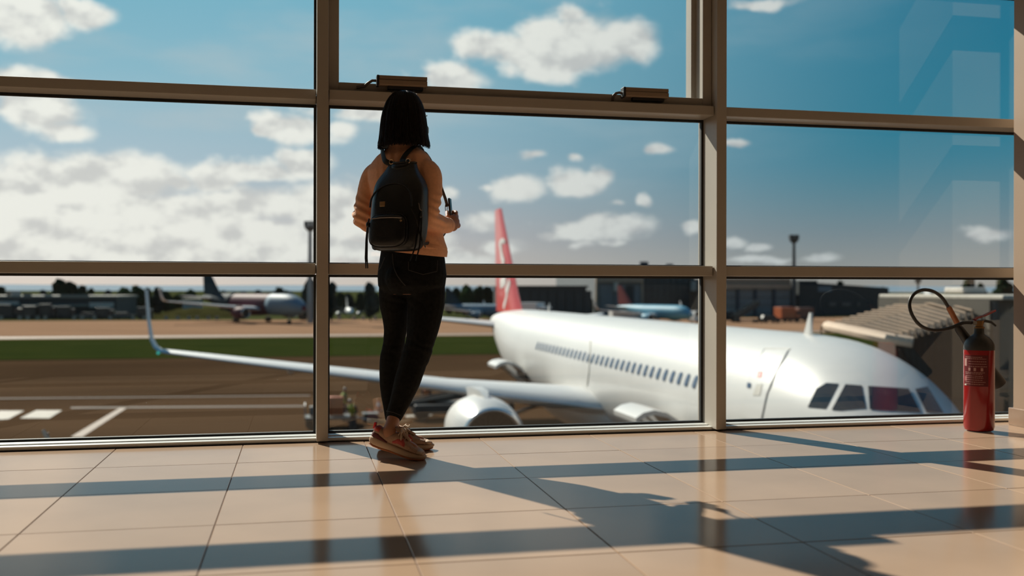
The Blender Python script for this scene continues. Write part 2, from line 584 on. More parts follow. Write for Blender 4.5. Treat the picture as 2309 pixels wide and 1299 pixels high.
# ------------------------------------------------------------------ outside: ground
M_APRON = mat('brown_worn_asphalt', (.058, .033, .0175), .85, 0, .25, .035, bump=.2, bscale=3, stretch=(1, 3.5, 1), spec=0)
M_TAXI = mat('pale_concrete_taxiway', (.265, .155, .095), .85, 0, .12, .05, stretch=(1, 4, 1), spec=0)
M_GRASS = mat('mown_airfield_grass', (.016, .025, .005), .95, 0, .3, .12, bump=.6, bscale=8, col2=(.028, .034, .007), stretch=(1, 3, 1), spec=0)
M_PAINT = mat('pale_marking_paint', (.20, .135, .095), .7, 0, .15, 2)
M_PAINTW = mat('white_marking_paint', (.26, .225, .18), .7, 0, .15, 2)
apron = MB().box(-1500, 1500, 5.45, 4000, ZG - 1, ZG).build('ground', M_APRON)
tag(apron, 'wide brown worn asphalt apron outside the terminal', None, None, 'structure')
gy = lambda py: ground(1154, py, ZG).y
tx = MB().box(-1200, 1200, gy(757), gy(719), ZG, ZG + .02).build('ground_taxiway', M_TAXI)
tag(tx, 'pale concrete taxiway beyond the grass strip', None, None, 'structure')
gr = MB().box(-1200, 1200, gy(799), gy(757), ZG, ZG + .05).build('grass', M_GRASS)
tag(gr, 'strip of mown green grass between apron and taxiway', 'grass', None, 'stuff')
gf = MB().box(-1500, 1500, gy(719), 3900, ZG, ZG + .03).build('ground_field', mat('dry_field', (.045, .05, .018), .95, 0, .3, .03, spec=0))
tag(gf, 'dry field stretching to the hills', None, None, 'structure')


def marking(name, pts, m, z=.012):
    ps = [ground(px, py, ZG + z) for px, py in pts]
    n = len(ps)
    b = MB().add([p for p in ps] + [p - Vector((0, 0, .011)) for p in ps],
                 [tuple(range(n))] + [(i, i + n, (i + 1) % n + n, (i + 1) % n) for i in range(n)])
    return b.build(name, m, apron)


marking('painted_line', [(160, 985), (275, 917), (291, 917), (186, 985)], M_PAINT)
marking('painted_dash', [(-30, 948), (0, 926), (55, 926), (20, 945)], M_PAINTW)
marking('painted_dash', [(45, 943), (82, 925), (141, 925), (112, 943)], M_PAINTW)
marking('painted_line', [(-60, 898.5), (700, 891), (700, 892.5), (-60, 900)], mat('worn_line_paint', (.085, .055, .038), .8))
marking('painted_line', [(160, 918), (690, 914), (690, 917), (160, 921)], mat('faded_paint', (.065, .040, .026), .8))
marking('painted_line', [(915, 936), (975, 932), (975, 937), (915, 941)], M_PAINTW)
marking('painted_line', [(1005, 900), (1100, 893), (1100, 898), (1005, 905)], M_PAINT)
m2 = MB().box(-1200, 1200, gy(755), gy(751.5), ZG + .02, ZG + .025).build('edge_line', M_PAINT, tx)

# far hills
M_HILL = mat('haze_tinted_forest', (.13, .20, .26), 1.0, 0, .1, .002)  # distance haze is put into the hills' blue-grey base colour
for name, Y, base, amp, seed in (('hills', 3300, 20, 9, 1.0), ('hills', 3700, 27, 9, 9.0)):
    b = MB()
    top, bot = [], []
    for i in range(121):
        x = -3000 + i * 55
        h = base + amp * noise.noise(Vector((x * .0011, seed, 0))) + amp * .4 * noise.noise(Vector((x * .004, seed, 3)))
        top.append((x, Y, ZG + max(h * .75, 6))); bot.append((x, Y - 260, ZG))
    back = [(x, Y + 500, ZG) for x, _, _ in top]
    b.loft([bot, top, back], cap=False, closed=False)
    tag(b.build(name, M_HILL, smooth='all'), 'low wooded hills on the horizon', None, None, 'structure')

# ------------------------------------------------------------------ aircraft
M_WHITE = mat('glossy_white_aircraft_paint', (.57, .555, .53), .38, 0, .02, 1, coat=.12, spec=.4)
M_GREYW = mat('light_grey_wing_paint', (.58, .58, .57), .5, 0, .04, 1, spec=.3)
M_CHROME = mat('polished_intake_metal', (.75, .74, .72), .18, .9, .03, 4)
M_DARKM = mat('dark_fan_metal', (.03, .032, .036), .4, .6)
M_TYRE = mat('black_tyre', (.012, .012, .012), .8)
M_STEEL = mat('grey_gear_steel', (.32, .32, .32), .4, .5)
M_COCK = mat('dark_cockpit_glass', (.012, .014, .015), .05, 0, .05, 3, spec=.8)
M_CABW = mat('blue_grey_cabin_window', (.07, .10, .16), .12, 0, .1, 3)
M_LINE = mat('grey_panel_seam', (.38, .36, .32), .6)
M_RED = mat('airline_red_paint', (.62, .045, .04), .3, 0, .05, 1, coat=.3)

FUS = [(0, 3.22, 3.10, .06), (.12, 3.52, 2.82, .36), (.45, 3.90, 2.50, .74), (.95, 4.24, 2.24, 1.07), (1.5, 4.58, 2.05, 1.34), (2.1, 4.98, 1.92, 1.56),
       (2.8, 5.34, 1.82, 1.74), (3.6, 5.61, 1.75, 1.87), (4.6, 5.79, 1.70, 1.95), (6.0, 5.86, 1.68, 1.975), (9, 5.87, 1.67, 1.975)]
TAIL = [(-14.5, 5.87, 1.67, 1.975), (-13, 5.87, 1.80, 1.95), (-10.5, 5.86, 2.35, 1.76), (-7.5, 5.80, 3.15, 1.38), (-4.5, 5.66, 3.95, .92), (-1.6, 5.42, 4.60, .42), (0, 5.15, 4.85, .12)]


def airfoil(chord, thick, n=9):
    xs = [0, .03, .12, .3, .55, .8, 1.0]
    th = [0, .42, .82, 1.0, .8, .42, .06]
    up = [(x * chord, t * thick * .62) for x, t in zip(xs, th)]
    lo = [(x * chord, -t * thick * .38) for x, t in zip(xs, th)][1:-1]
    return up + [(chord, -.02 * thick)] + lo[::-1]


def aircraft(name, nose, hd, length, label, mats, scale=1.0, detail=False, plug=0.0, group=None):
    """x aft from the nose, y to starboard, z above ground"""
    s, c = math.sin(hd), math.cos(hd)
    AM = Matrix(((-s, -c, 0, nose[0]), (c, -s, 0, nose[1]), (0, 0, 1, ZG), (0, 0, 0, 1))) @ Matrix.Scale(scale, 4)
    root = empty(name, AM @ Vector((length * .45, 0, 0)), label, 'airplane', group)
    P = {}
    NS = 56 if detail else 24
    st = FUS + [(x, 5.87, 1.67, 1.975) for x in (14, 20, 26) if x < length - 15] + [(length + x, t, b, w) for x, t, b, w in TAIL]
    rings = []
    xs = []
    for i in range(len(st) - 1):     # denser stations near the nose
        n = 4 if (detail and st[i][0] < 6) else 2
        for k in range(n):
            xs.append((i, k / n))
    xs.append((len(st) - 2, 1.0))
    def stat(i, u):
        p0, p1, p2, p3 = st[max(i - 1, 0)], st[i], st[i + 1], st[min(i + 2, len(st) - 1)]
        out = []
        for a in range(4):
            if a == 0:
                out.append(p1[0] + (p2[0] - p1[0]) * u); continue
            h = p2[0] - p1[0]
            m1 = (p2[a] - p0[a]) / max(p2[0] - p0[0], 1e-6) * h
            m2 = (p3[a] - p1[a]) / max(p3[0] - p1[0], 1e-6) * h
            out.append((2 * u**3 - 3 * u**2 + 1) * p1[a] + (u**3 - 2 * u**2 + u) * m1 + (-2 * u**3 + 3 * u**2) * p2[a] + (u**3 - u**2) * m2)
        return out
    for i, u in xs:
        x, t, b, w = stat(i, u)
        cz, h = (t + b) / 2, (t - b) / 2
        rings.append([(x, w * math.sin(2 * PI * k / NS), cz + h * math.cos(2 * PI * k / NS)) for k in range(NS)])
    fm = MB().loft(rings, M=AM)
    fus = fm.build('fuselage', mats['body'], root, 'all')
    P['fus'], P['AM'], P['root'] = fus, AM, root
    P['bvh'] = BVHTree.FromPolygons([Vector(v) for v in fm.v], fm.f)
    # belly fairing
    wx = 11.9 + plug
    MB().ball((wx + 4.6, 0, 2.45), (5.4, 2.55, 1.02), AM, 20, 12).build('belly_fairing', mats['belly'], root, 'all')
    # wings
    for sg in (1, -1):
        secs = [(wx + .2, 1.2, 2.75, 6.9, 1.0), (wx + .9, 2.6, 2.92, 6.1, .85), (wx + 3.0, 6.4, 3.30, 3.9, .52), (wx + 8.55, 16.9, 4.42, 1.55, .2)]
        rr = [[(x + px, sg * y, z + pz) for px, pz in airfoil(ch, th)] for x, y, z, ch, th in secs]
        # sharklet, blended upwards
        tipx, ch = wx + 8.55, 1.55
        for dx, dy, dz, cc in ((.22, .32, .05, 1.40), (.45, .55, .20, 1.28), (.72, .72, .50, 1.15), (1.15, .86, 1.2, .92), (1.75, 1.02, 2.45, .55)):
            n = Vector((0, -dz, dy)).normalized() if dz > .1 else Vector((0, 0, 1))
            rr.append([(tipx + dx + px, sg * (16.9 + dy + n.y * pz), 4.42 + dz + n.z * pz) for px, pz in airfoil(cc, .12)])
        w = MB().loft(rr, M=AM).build('wing', mats['wing'], root, True)
        if detail:
            for y, z in ((8.6, 3.32), (12.2, 3.70)):
                MB().ball((wx + 3.0 + (y - 6.4) * .53 + 3.2, sg * y, z), (1.5, .16, .22), AM, 10, 8).build('flap_fairing', mats['wing'], w, True)
            if sg == 1:
                MB().ball((tipx + .25, 17.25, 4.42), (.12, .06, .06), AM, 10, 6).build('navigation_light', mat('green_navigation_light', (.02, .5, .35), .1, emit=((.05, .7, .6), .5)), w, True)
    # engines
    ey, ez, ex = (5.95, 2.15, wx - 1.1) if detail else (5.75, 2.15, wx - .6)
    for sg in (1, -1):
        E = AM @ Matrix.Translation((ex, sg * ey, ez)) @ Matrix.Rotation(PI / 2, 4, 'Y')     # lathe axis along +x
        e = MB().lathe([(.98, .14), (1.16, .6), (1.22, 1.4), (1.20, 2.4), (1.02, 3.5), (.86, 3.9), (.6, 3.9), (.55, 4.6), (.3, 4.9), (.02, 5.2)], 40 if detail else 16, E, False).build('engine', mats['engine'], root, 'all')
        MB().lathe([(.98, .16), (1.02, .06), (.96, -.02), (.89, .02), (.86, .14), (.86, .7), (.9, .7), (.97, .3), (.98, .16)], 40 if detail else 16, E, False).build('intake_lip', M_CHROME, e, 'all')
        MB().lathe([(.9, .58), (.9, .66)], 24, E).build('fan', M_DARKM, e)
        if detail:
            MB().lathe([(.01, .12), (.12, .22), (.24, .40), (.26, .55)], 20, E).build('spinner', M_STEEL, e, 'all')
            fb = MB()
            for k in range(22):
                a = 2 * PI * k / 22
                fb.add([(.25 * math.cos(a), .25 * math.sin(a), .42), (.87 * math.cos(a + .12), .87 * math.sin(a + .12), .34), (.87 * math.cos(a + .34), .87 * math.sin(a + .34), .48), (.25 * math.cos(a + .2), .25 * math.sin(a + .2), .5)], [(0, 1, 2, 3)], E)
            fb.build('fan_blades', M_DARKM, e)
            A2 = AM @ Matrix.Translation((ex, sg * ey, ez))
            MB().prism([(.9, .62), (1.5, .62), (2.0, .98), (1.55, 1.02)], -.015, .015, A2 @ Matrix.Rotation(math.radians(-50 * -1), 4, 'X') @ Matrix.Rotation(PI / 2, 4, 'X')).build('strake', mats['engine'], e)
        MB().loft([[(x, sg * ey + d, z) for d, z in ((-w, z0), (w, z0), (w, z1), (-w, z1))] for x, w, z0, z1 in
                   ((ex + .9, .03, 3.2, 3.28), (ex + 1.6, .16, 3.1, 3.55), (ex + 3.0, .19, 2.9, 3.55), (ex + 5.0, .12, 2.9, 3.35))], M=AM).build('pylon', mats['engine'], e, True)
    # tail
    fr = [(length - 8.4, 5.6, 7.0, .42), (length - 7.2, 6.7, 5.95, .40), (length - 2.75, 11.72, 1.95, .2)]
    fin = MB().loft([[(x + px, pz * 1.0, z) for px, pz in [(a, (1 if k < 7 else -1) * abs(b)) for k, (a, b) in enumerate(airfoil(ch, th))]] for x, z, ch, th in fr], M=AM).build('fin', mats['fin'], root, True)
    P['fin'] = fin
    for sg in (1, -1):
        MB().loft([[(x + px, sg * y, z + pz) for px, pz in airfoil(ch, th)] for x, y, z, ch, th in ((length - 6.9, .5, 4.85, 4.2, .4), (length - 3.3, 6.2, 5.42, 1.6, .15))], M=AM).build('tailplane', mats['wing'], root, True)
    # landing gear
    for x, y, r in ((wx + 5.9, 3.8, .58), (wx + 5.9, -3.8, .58), (5.1, 0, .38)):
        g = MB().tube([(x, y, 2.9 if y else 2.2), (x, y, r)], .13, 8, M=AM).build('gear_strut', M_STEEL, root, True)
        for d in (-.33, .33):
            MB().lathe([(r * .5, -.13), (r * .92, -.13), (r, -.06), (r, .06), (r * .92, .13), (r * .5, .13)], 18, AM @ Matrix.Translation((x, y + d * (1 if y else .6), r)) @ Matrix.Rotation(PI / 2, 4, 'X')).build('wheel', M_TYRE, g, True)
        if detail and y:
            MB().tube([(x, y, 2.0), (x - .9, y * .62, 2.7)], .08, 8, M=AM).build('side_stay', M_STEEL, g, True)
    return P


def patch(P, pts, name, m, parent, off=.012, sub=3):
    """a panel whose outline is seen at these pixels, laid on the skin of the aircraft"""
    bm = bmesh.new()
    vs_ = [bm.verts.new((x, y, 0)) for x, y in pts]
    bm.faces.new(vs_)
    bmesh.ops.triangulate(bm, faces=bm.faces[:])
    for _ in range(sub):
        bmesh.ops.subdivide_edges(bm, edges=bm.edges[:], cuts=1, use_grid_fill=True)
    ok = True
    for v in bm.verts:
        d = ray(v.co.x, v.co.y).normalized()
        hit, nrm, _, _ = P['bvh'].ray_cast(Vector((0, 0, EYE)), d)
        if hit is None:
            ok = False; continue
        if nrm.dot(d) > 0: nrm = -nrm
        v.co = hit + nrm * off
    if not ok:
        bm.free(); return None
    return MB().bm(bm).build(name, m, parent, 'all')


def seam(P, pts, name, m, parent, r=.010):
    ps = []
    for i in range(len(pts) - 1):
        for k in range(5):
            u = k / 5
            ps.append((pts[i][0] + (pts[i + 1][0] - pts[i][0]) * u, pts[i][1] + (pts[i + 1][1] - pts[i][1]) * u))
    ps.append(pts[-1])
    out = []
    for x, y in ps:
        d = ray(x, y).normalized()
        hit, nrm, _, _ = P['bvh'].ray_cast(Vector((0, 0, EYE)), d)
        if hit is not None:
            out.append(hit)
    return MB().tube(out, r, 5).build(name, m, parent, True) if len(out) > 1 else None


LEN = 44.5
PL = aircraft('airliner', (12.147, 16.025), .0097, LEN, 'large white airliner with a red tail parked nose-in at the gate',
              dict(body=M_WHITE, belly=M_WHITE, wing=M_GREYW, engine=M_WHITE, fin=M_RED), detail=True, plug=4.27)
AM, ROOT = PL['AM'], PL['root']
# cockpit windows as seen in the picture
for pts in ([(1822, 919), (1842, 877), (1864, 864), (1892, 866), (1863, 922)],
            [(1876, 925), (1907, 867), (1944, 870), (1953, 921), (1898, 926)],
            [(1962, 924), (1958, 871), (2049, 877), (2077, 931)],
            [(2064, 878), (2092, 872), (2128, 932), (2090, 932)]):
    patch(PL, pts, 'cockpit_window', M_COCK, PL['root'])
dr = patch(PL, [(1726, 789), (1779, 789), (1752, 836), (1730, 890), (1718, 945), (1673, 945), (1682, 884), (1702, 828)], 'door', M_WHITE, ROOT, .02)
if dr:
    seam(PL, [(1724, 787), (1701, 826), (1681, 884), (1671, 950)], 'door_seam', M_LINE, dr)
    seam(PL, [(1782, 788), (1755, 836), (1732, 890), (1719, 950)], 'door_seam', M_LINE, dr)
    seam(PL, [(1724, 786), (1783, 787)], 'door_seam', M_LINE, dr, .016)
    patch(PL, [(1711, 838), (1722, 838), (1719, 852), (1709, 852)], 'warning_mark', M_RED, dr, .035, 1)
    patch(PL, [(1688, 864), (1696, 865), (1695, 876), (1687, 875)], 'door_window', M_CABW, dr, .035, 1)
    patch(PL, [(1708, 868), (1722, 866), (1716, 893), (1700, 893)], 'door_handle', M_LINE, dr, .03, 1)


def skin(x, z, sg=1):
    """point on the starboard skin at station x, height z"""
    w = AM @ Vector((x, 6 * sg, z))
    h, n, _, _ = PL['bvh'].ray_cast(w, (AM.to_3x3() @ Vector((0, -sg, 0))))
    return h, n


# cabin windows
WZ = 4.50
wm = None
for k in range(52):
    x = 7.0 + .533 * k
    if x > 26: break
    h, n = skin(x, WZ)
    if h is None: continue
    n = -n if n.dot(Vector((-1, 0, 0))) < 0 else n
    ax = (AM.to_3x3() @ Vector((1, 0, 0))).normalized()
    up = n.cross(ax).normalized()
    if wm is None:
        b = MB()
        b.add([(.125 * (abs(math.cos(t)) ** .8) * math.copysign(1, math.cos(t)), .18 * (abs(math.sin(t)) ** .8) * math.copysign(1, math.sin(t)), .014) for t in [2 * PI * i / 14 for i in range(14)]], [tuple(range(14))])
        wm = b.mesh('cabin_window'); wm.materials.append(M_CABW)
    o = bpy.data.objects.new('cabin_window', wm); COL.objects.link(o)
    M = Matrix((ax, up, n)).transposed().to_4x4(); M.translation = h
    o.parent = ROOT
    o.matrix_world = M
# cargo doors standing open
for x0, x1, nm in ((9.1, 10.95, 'cargo_door'), (27.4, 29.2, 'cargo_door')):
    prof = [(1.95, 3.22), (2.15, 3.45), (2.45, 3.64), (2.8, 3.72), (3.1, 3.66), (3.32, 3.52)]
    rr = [[(x0, y, z) for y, z in prof] , [(x1, y, z) for y, z in prof]]
    outer = [(x, y, z) for x in (x0, x1) for y, z in prof]
    inner = [(x, y - .02, z - .13) for x in (x0, x1) for y, z in prof]
    n = len(prof)
    fs = [(i, i + 1, n + i + 1, n + i) for i in range(n - 1)]
    o2 = 2 * n
    fs += [(o2 + i, o2 + n + i, o2 + n + i + 1, o2 + i + 1) for i in range(n - 1)]
    fs += [(i, o2 + i, o2 + i + 1, i + 1) for i in range(n - 1)] + [(n + i, n + i + 1, o2 + n + i + 1, o2 + n + i) for i in range(n - 1)]
    fs += [(0, n, o2 + n, o2), (n - 1, o2 + n - 1, o2 + 2 * n - 1, 2 * n - 1)]
    d = MB().add(outer + inner, fs, AM).build('cargo_door', M_WHITE, ROOT, True)
    for x in (x0 + .12, x1 - .12):
        MB().tube([(x, 3.0, 3.55), (x, 1.9, 2.7)], .04, 6, M=AM).build('door_strut', M_LINE, d)
    MB().box(x0 + .05, x1 - .05, 1.74, 1.96, 2.05, 3.2, AM).build('hold_opening', M_DARKM, d)
# antennas
for x, h, c in ((5.6, .52, .34), (30.0, .42, .3)):
    MB().loft([[(x + a, b, z) for a, b in ((0, 0), (.3 * k, .03), (k, 0), (.3 * k, -.03))] for z, k in ((5.7, c * 1.5), (5.86 + h, c * .5))], M=AM @ Matrix.Translation((0, .15, 0))).build('antenna', M_WHITE, ROOT)
seam(PL, [(1332, 770), (1331, 800), (1329, 840), (1325, 870)], 'panel_seam', mat('pale_panel_seam', (.45, .41, .34), .6), ROOT, .03)
# tail emblem: white ring with a sweeping line
fb_ = MB(); fme = PL['fin'].data
PL['fbvh'] = BVHTree.FromPolygons([PL['fin'].matrix_world @ v.co for v in fme.vertices], [tuple(p.vertices) for p in fme.polygons])
em = []
for pts, wd in (([(1126, 556), (1127, 549), (1131, 544), (1136, 543), (1139, 548)], .16), ([(1129, 552), (1131, 575), (1137, 597)], .30), ([(1141, 660), (1146, 648), (1150, 632)], .26), ([(1136, 694), (1141, 676), (1145, 655)], .18), ([(1129, 640), (1138, 634), (1142, 628)], .3)):
    ps = []
    for x, y in pts:
        h, n, _, _ = PL['fbvh'].ray_cast(Vector((0, 0, EYE)), ray(x, y).normalized())
        if h is not None:
            ps.append(h + Vector((-.02, 0, 0)))
    if len(ps) > 1:
        MB().tube(ps, wd, 6, flat=.08, up=(1, 0, 0)).build('tail_emblem', mat('white_emblem_paint', (.75, .70, .66), .4), PL['fin'])

# parked aircraft farther off
far_group = 'aircraft parked beyond the grass strip'
M_NAVY = mat('dark_teal_paint', (.007, .024, .036), .7, 0, .1, .5, spec=.12)
M_MAG = mat('magenta_paint', (.085, .020, .035), .6, 0, .1, .5, spec=.12)
nz1 = at(688, 660, 196)
F1 = aircraft('airliner', (nz1.x, nz1.y), math.radians(36), 37.6, 'dark teal and maroon airliner parked beyond the grass', dict(body=M_MAG, belly=M_MAG, wing=M_GREYW, engine=M_MAG, fin=M_NAVY), group=far_group)
# two-tone body: teal tail end, pale blue nose
def sleeve(P, x0, x1, m, nm, length):
    fm = P['fus'].data
    st = FUS + [(20, 5.87, 1.67, 1.975)] + [(length + x, t, b, w) for x, t, b, w in TAIL]
    xs = sorted({x0, x1} | {x for x, *_ in st if x0 < x < x1})
    rr = []
    for x in xs:
        for i in range(len(st) - 1):
            if st[i][0] <= x <= st[i + 1][0]:
                u = (x - st[i][0]) / (st[i + 1][0] - st[i][0])
                t, b, w = [st[i][a] + (st[i + 1][a] - st[i][a]) * u for a in (1, 2, 3)]
                break
        cz, h = (t + b) / 2, (t - b) / 2
        rr.append([(x, (w + .06) * math.sin(2 * PI * k / 24), cz + (h + .06) * math.cos(2 * PI * k / 24)) for k in range(24)])
    MB().loft(rr, M=P['AM']).build(nm, m, P['root'], 'all')


sleeve(F1, 23.5, 36.5, M_NAVY, 'painted_tail_section', 37.6)
sleeve(F1, .3, 10.5, mat('pale_blue_paint', (.14, .20, .25), .55, spec=.2), 'painted_nose_section', 37.6)
nz2 = at(1165, 680, 212)
M_BLU = mat('blue_grey_paint', (.085, .16, .22), .55, 0, .06, .5, spec=.2)
F2 = aircraft('regional_jet', (nz2.x, nz2.y), math.radians(52), 30, 'blue grey jet parked behind the red tail fin', dict(body=M_BLU, belly=M_NAVY, wing=M_GREYW, engine=M_BLU, fin=M_NAVY), scale=.62, group=far_group)
nz3 = at(1562, 690, 178)
M_SKY = mat('sky_blue_paint', (.10, .29, .40), .5, 0, .06, .5, spec=.25)
F3 = aircraft('regional_jet', (nz3.x, nz3.y), math.radians(24), 33, 'sky blue jet with dark red fin parked by the hangars', dict(body=M_SKY, belly=M_SKY, wing=M_WHITE, engine=M_SKY, fin=mat('dark_red_paint', (.16, .02, .02), .4)), scale=.66, group=far_group)
nz4 = at(792, 690, 236)
F4 = aircraft('small_jet', (nz4.x, nz4.y), math.radians(4), 24, 'small white jet seen nose-on beyond the grass', dict(body=M_WHITE, belly=M_NAVY, wing=M_NAVY, engine=M_WHITE, fin=M_WHITE), scale=.42, group=far_group)
# ------------------------------------------------------------------ jet bridge at the airliner's nose
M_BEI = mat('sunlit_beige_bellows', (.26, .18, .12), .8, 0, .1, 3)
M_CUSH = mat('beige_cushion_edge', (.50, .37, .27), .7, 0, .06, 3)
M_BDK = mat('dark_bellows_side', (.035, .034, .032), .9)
M_CAB = mat('grey_brown_cab_panel', (.085, .074, .060), .7, 0, .08, 2, spec=.2)
M_CABD = mat('dark_cab_panel', (.035, .037, .036), .5)
JB = empty('jet_bridge', (17, 22, ZG), 'boarding bridge with ribbed beige canopy against the airliner nose', 'jet bridge')
NR = 14
cab_mat = []
for k in range(NR):
    u = k / (NR - 1)
    xa, xb = 13.45 + 2.15 * u, 13.45 + 2.75 * u
    za, zb = -.26 + .62 * u - .16 * (1 - u) * u, -.16 + .68 * u + .1 * u * (1 - u)
    a, b = Vector((xa, 20.55, za)), Vector((xb, 23.9, zb))
    mid = (a + b) / 2 + Vector((0, 0, .10))
    r = MB()
    r.tube([a + Vector((0, -.05, -.18)), a, mid, b, b + Vector((0, .05, -.25))], .026, 6)
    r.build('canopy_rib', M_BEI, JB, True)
f = MB()
top, bot = [], []
cv = []
for k in range(2 * NR - 1):
    u = k / (2 * NR - 2)
    dz = -.20 if k % 2 else -.07
    xa, xb = 13.45 + 2.15 * u, 13.45 + 2.75 * u
    za, zb = -.26 + .62 * u - .16 * (1 - u) * u + dz, -.16 + .68 * u + .1 * u * (1 - u) + dz
    cv.append([(xa, 20.58, za), ((xa + xb) / 2, 22.2, (za + zb) / 2 + .09), (xb, 23.88, zb)])
f.loft(cv, cap=False, closed=False)
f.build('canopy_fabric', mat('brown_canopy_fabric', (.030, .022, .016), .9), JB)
s_ = MB()
cv = []
for k in range(2 * NR - 1):
    u = k / (2 * NR - 2)
    dy = .12 if k % 2 else 0
    xa = 13.45 + 2.15 * u
    za = -.26 + .62 * u - .16 * (1 - u) * u - .1
    cv.append([(xa, 20.58 + dy, za), (xa + .05, 20.62 + dy, -3.0)])
s_.loft(cv, cap=False, closed=False)
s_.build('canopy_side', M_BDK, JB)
MB().tube([(13.9, 24.1, -.22), (13.45, 23.6, -.16), (13.30, 22.6, -.20), (13.28, 21.6, -.27), (13.34, 20.7, -.34), (13.75, 20.35, -.42)], .13, 8).build('canopy_cushion', M_CUSH, JB, True)
MB().box(15.55, 18.9, 20.1, 24.6, -3.1, .55).build('cab', M_CAB, JB)
MB().rbox(15.75, 19.3, 19.9, 24.9, .55, .66, .03).build('cab_roof', mat('pale_roof_sheet', (.40, .36, .30), .6), JB)
MB().box(15.75, 18.7, 20.05, 20.12, -1.5, .25).build('cab_window', M_CABD, JB)
for x in (15.6, 16.5, 17.4):
    MB().box(x, x + .10, 20.0, 20.11, -3.1, .5).build('cab_post', M_CABD, JB)
MB().box(15.5, 19.0, 19.95, 24.7, -3.35, -3.1).build('cab_floor', M_CABD, JB)
MB().tube([(15.6, 20.0, -3.0), (16.9, 20.0, -.4)], .22, 6).build('brace', M_CABD, JB)
MB().box(16.9, 17.9, 21.4, 22.9, ZG + .9, -3.3).build('lift_column', M_CABD, JB)
for dx in (16.7, 17.7):
    MB().lathe([(.25, -.18), (.5, -.18), (.52, 0), (.5, .18), (.25, .18)], 18, Matrix.Translation((dx + .2, 22.1, ZG + .52)) @ Matrix.Rotation(PI / 2, 4, 'Y')).build('wheel', M_TYRE, JB, True)
MB().box(16.6, 18.2, 21.9, 22.3, ZG + .45, ZG + 1.0).build('axle_frame', M_CABD, JB)
MB().loft([[(18.2 + t * 8, y + t * -9, z) for y, z in ((20.6, -3.0), (24.0, -3.0), (24.0, .3), (20.6, .3))] for t in (0, 1)]).build('tunnel', M_CAB, JB)
MB().lathe([(.6, ZG), (.6, -3.0), (2.6, -3.0), (2.6, .5)], 20, Matrix.Translation((27.2, 13, 0))).build('rotunda', M_CAB, JB, True)
MB().rbox(17.3, 18.0, 23.4, 24.2, .70, .85, .03).build('roof_unit', mat('pale_unit', (.55, .50, .44), .6), JB)

# ------------------------------------------------------------------ buildings beyond the apron
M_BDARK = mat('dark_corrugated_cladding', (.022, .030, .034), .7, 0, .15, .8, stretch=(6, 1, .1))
M_BBEI = mat('beige_fascia', (.36, .27, .20), .8, 0, .06, .5)
M_BGRY = mat('grey_hangar_door', (.17, .18, .19), .7, 0, .1, .4, stretch=(1, 1, 6))
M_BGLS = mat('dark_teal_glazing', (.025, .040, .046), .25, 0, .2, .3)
M_BWHT = mat('pale_panel', (.50, .46, .40), .7)
M_BWIN = mat('pale_blue_window', (.06, .13, .18), .2)
M_BLIN = mat('navy_pillar', (.02, .04, .065), .6)
M_ROOFG = mat('weathered_roof', (.23, .22, .18), .8)


def building(name, px0, px1, ytop, Y, depth, m, label, feats=(), ytop2=None, roof=None, group=None):
    a, b = at(px0, ytop, Y), at(px1, ytop2 or ytop, Y)
    root = empty(name, ((a.x + b.x) / 2, Y + depth / 2, ZG), label, 'building', group)
    MB().add([(a.x, Y, ZG), (b.x, Y, ZG), (b.x, Y + depth, ZG), (a.x, Y + depth, ZG), (a.x, Y, a.z), (b.x, Y, b.z), (b.x, Y + depth, b.z), (a.x, Y + depth, a.z)],
             [(0, 3, 2, 1), (4, 5, 6, 7), (0, 1, 5, 4), (1, 2, 6, 5), (2, 3, 7, 6), (3, 0, 4, 7)]).build('wall', m, root)
    if roof:
        MB().add([(a.x - .4, Y - .4, a.z), (b.x + .4, Y - .4, b.z), (b.x + .4, Y + depth + .4, b.z), (a.x - .4, Y + depth + .4, a.z),
                  (a.x - .4, Y - .4, a.z + .5), (b.x + .4, Y - .4, b.z + .5), (b.x + .4, Y + depth + .4, b.z + .5), (a.x - .4, Y + depth + .4, a.z + .5)],
                 [(0, 3, 2, 1), (4, 5, 6, 7), (0, 1, 5, 4), (1, 2, 6, 5), (2, 3, 7, 6), (3, 0, 4, 7)]).build('roof', roof, root)
    for nm, x0, x1, y0, y1, mm, pr in feats:
        p, q = at(x0, y1, Y), at(x1, y0, Y)
        MB().box(p.x, q.x, Y - pr, Y + .2, max(p.z, ZG), q.z).build(nm, mm, root)
    return root


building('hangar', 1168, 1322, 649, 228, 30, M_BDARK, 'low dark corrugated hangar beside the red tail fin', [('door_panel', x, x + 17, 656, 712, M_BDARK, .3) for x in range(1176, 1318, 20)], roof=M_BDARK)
building('hangar', 1342, 1449, 612, 248, 40, M_BGRY, 'tall hangar with beige fascia and grey sliding doors',
         [('fascia', 1342, 1449, 612, 637, M_BBEI, .8), ('pier', 1342, 1347, 637, 715, M_BBEI, .6), ('pier', 1444, 1449, 637, 715, M_BBEI, .6), ('door_panel', 1352, 1382, 642, 715, M_BGRY, .3), ('door_panel', 1384, 1408, 642, 715, M_BGRY, .4),
          ('doorway', 1411, 1427, 644, 715, M_BDARK, .3), ('white_banner', 1382, 1392, 637, 657, M_BWHT, .9), ('door_panel', 1430, 1443, 642, 715, M_BGRY, .3), ('roof_unit', 1443, 1452, 590, 613, M_BLIN, -.0)])
building('office_block', 1450, 1566, 606, 256, 30, M_BGLS, 'dark glazed block behind the sky blue jet',
         [('glazing', x, x + 11, y, y + 14, M_BGLS, .25) for x in range(1456, 1560, 14) for y in (626, 644, 662)] + [('white_box', 1556, 1566, 634, 656, M_BWHT, 1.5), ('roof_unit', 1448, 1462, 590, 606, M_BLIN, 0), ('roof_unit', 1502, 1518, 595, 606, M_BLIN, 0)])
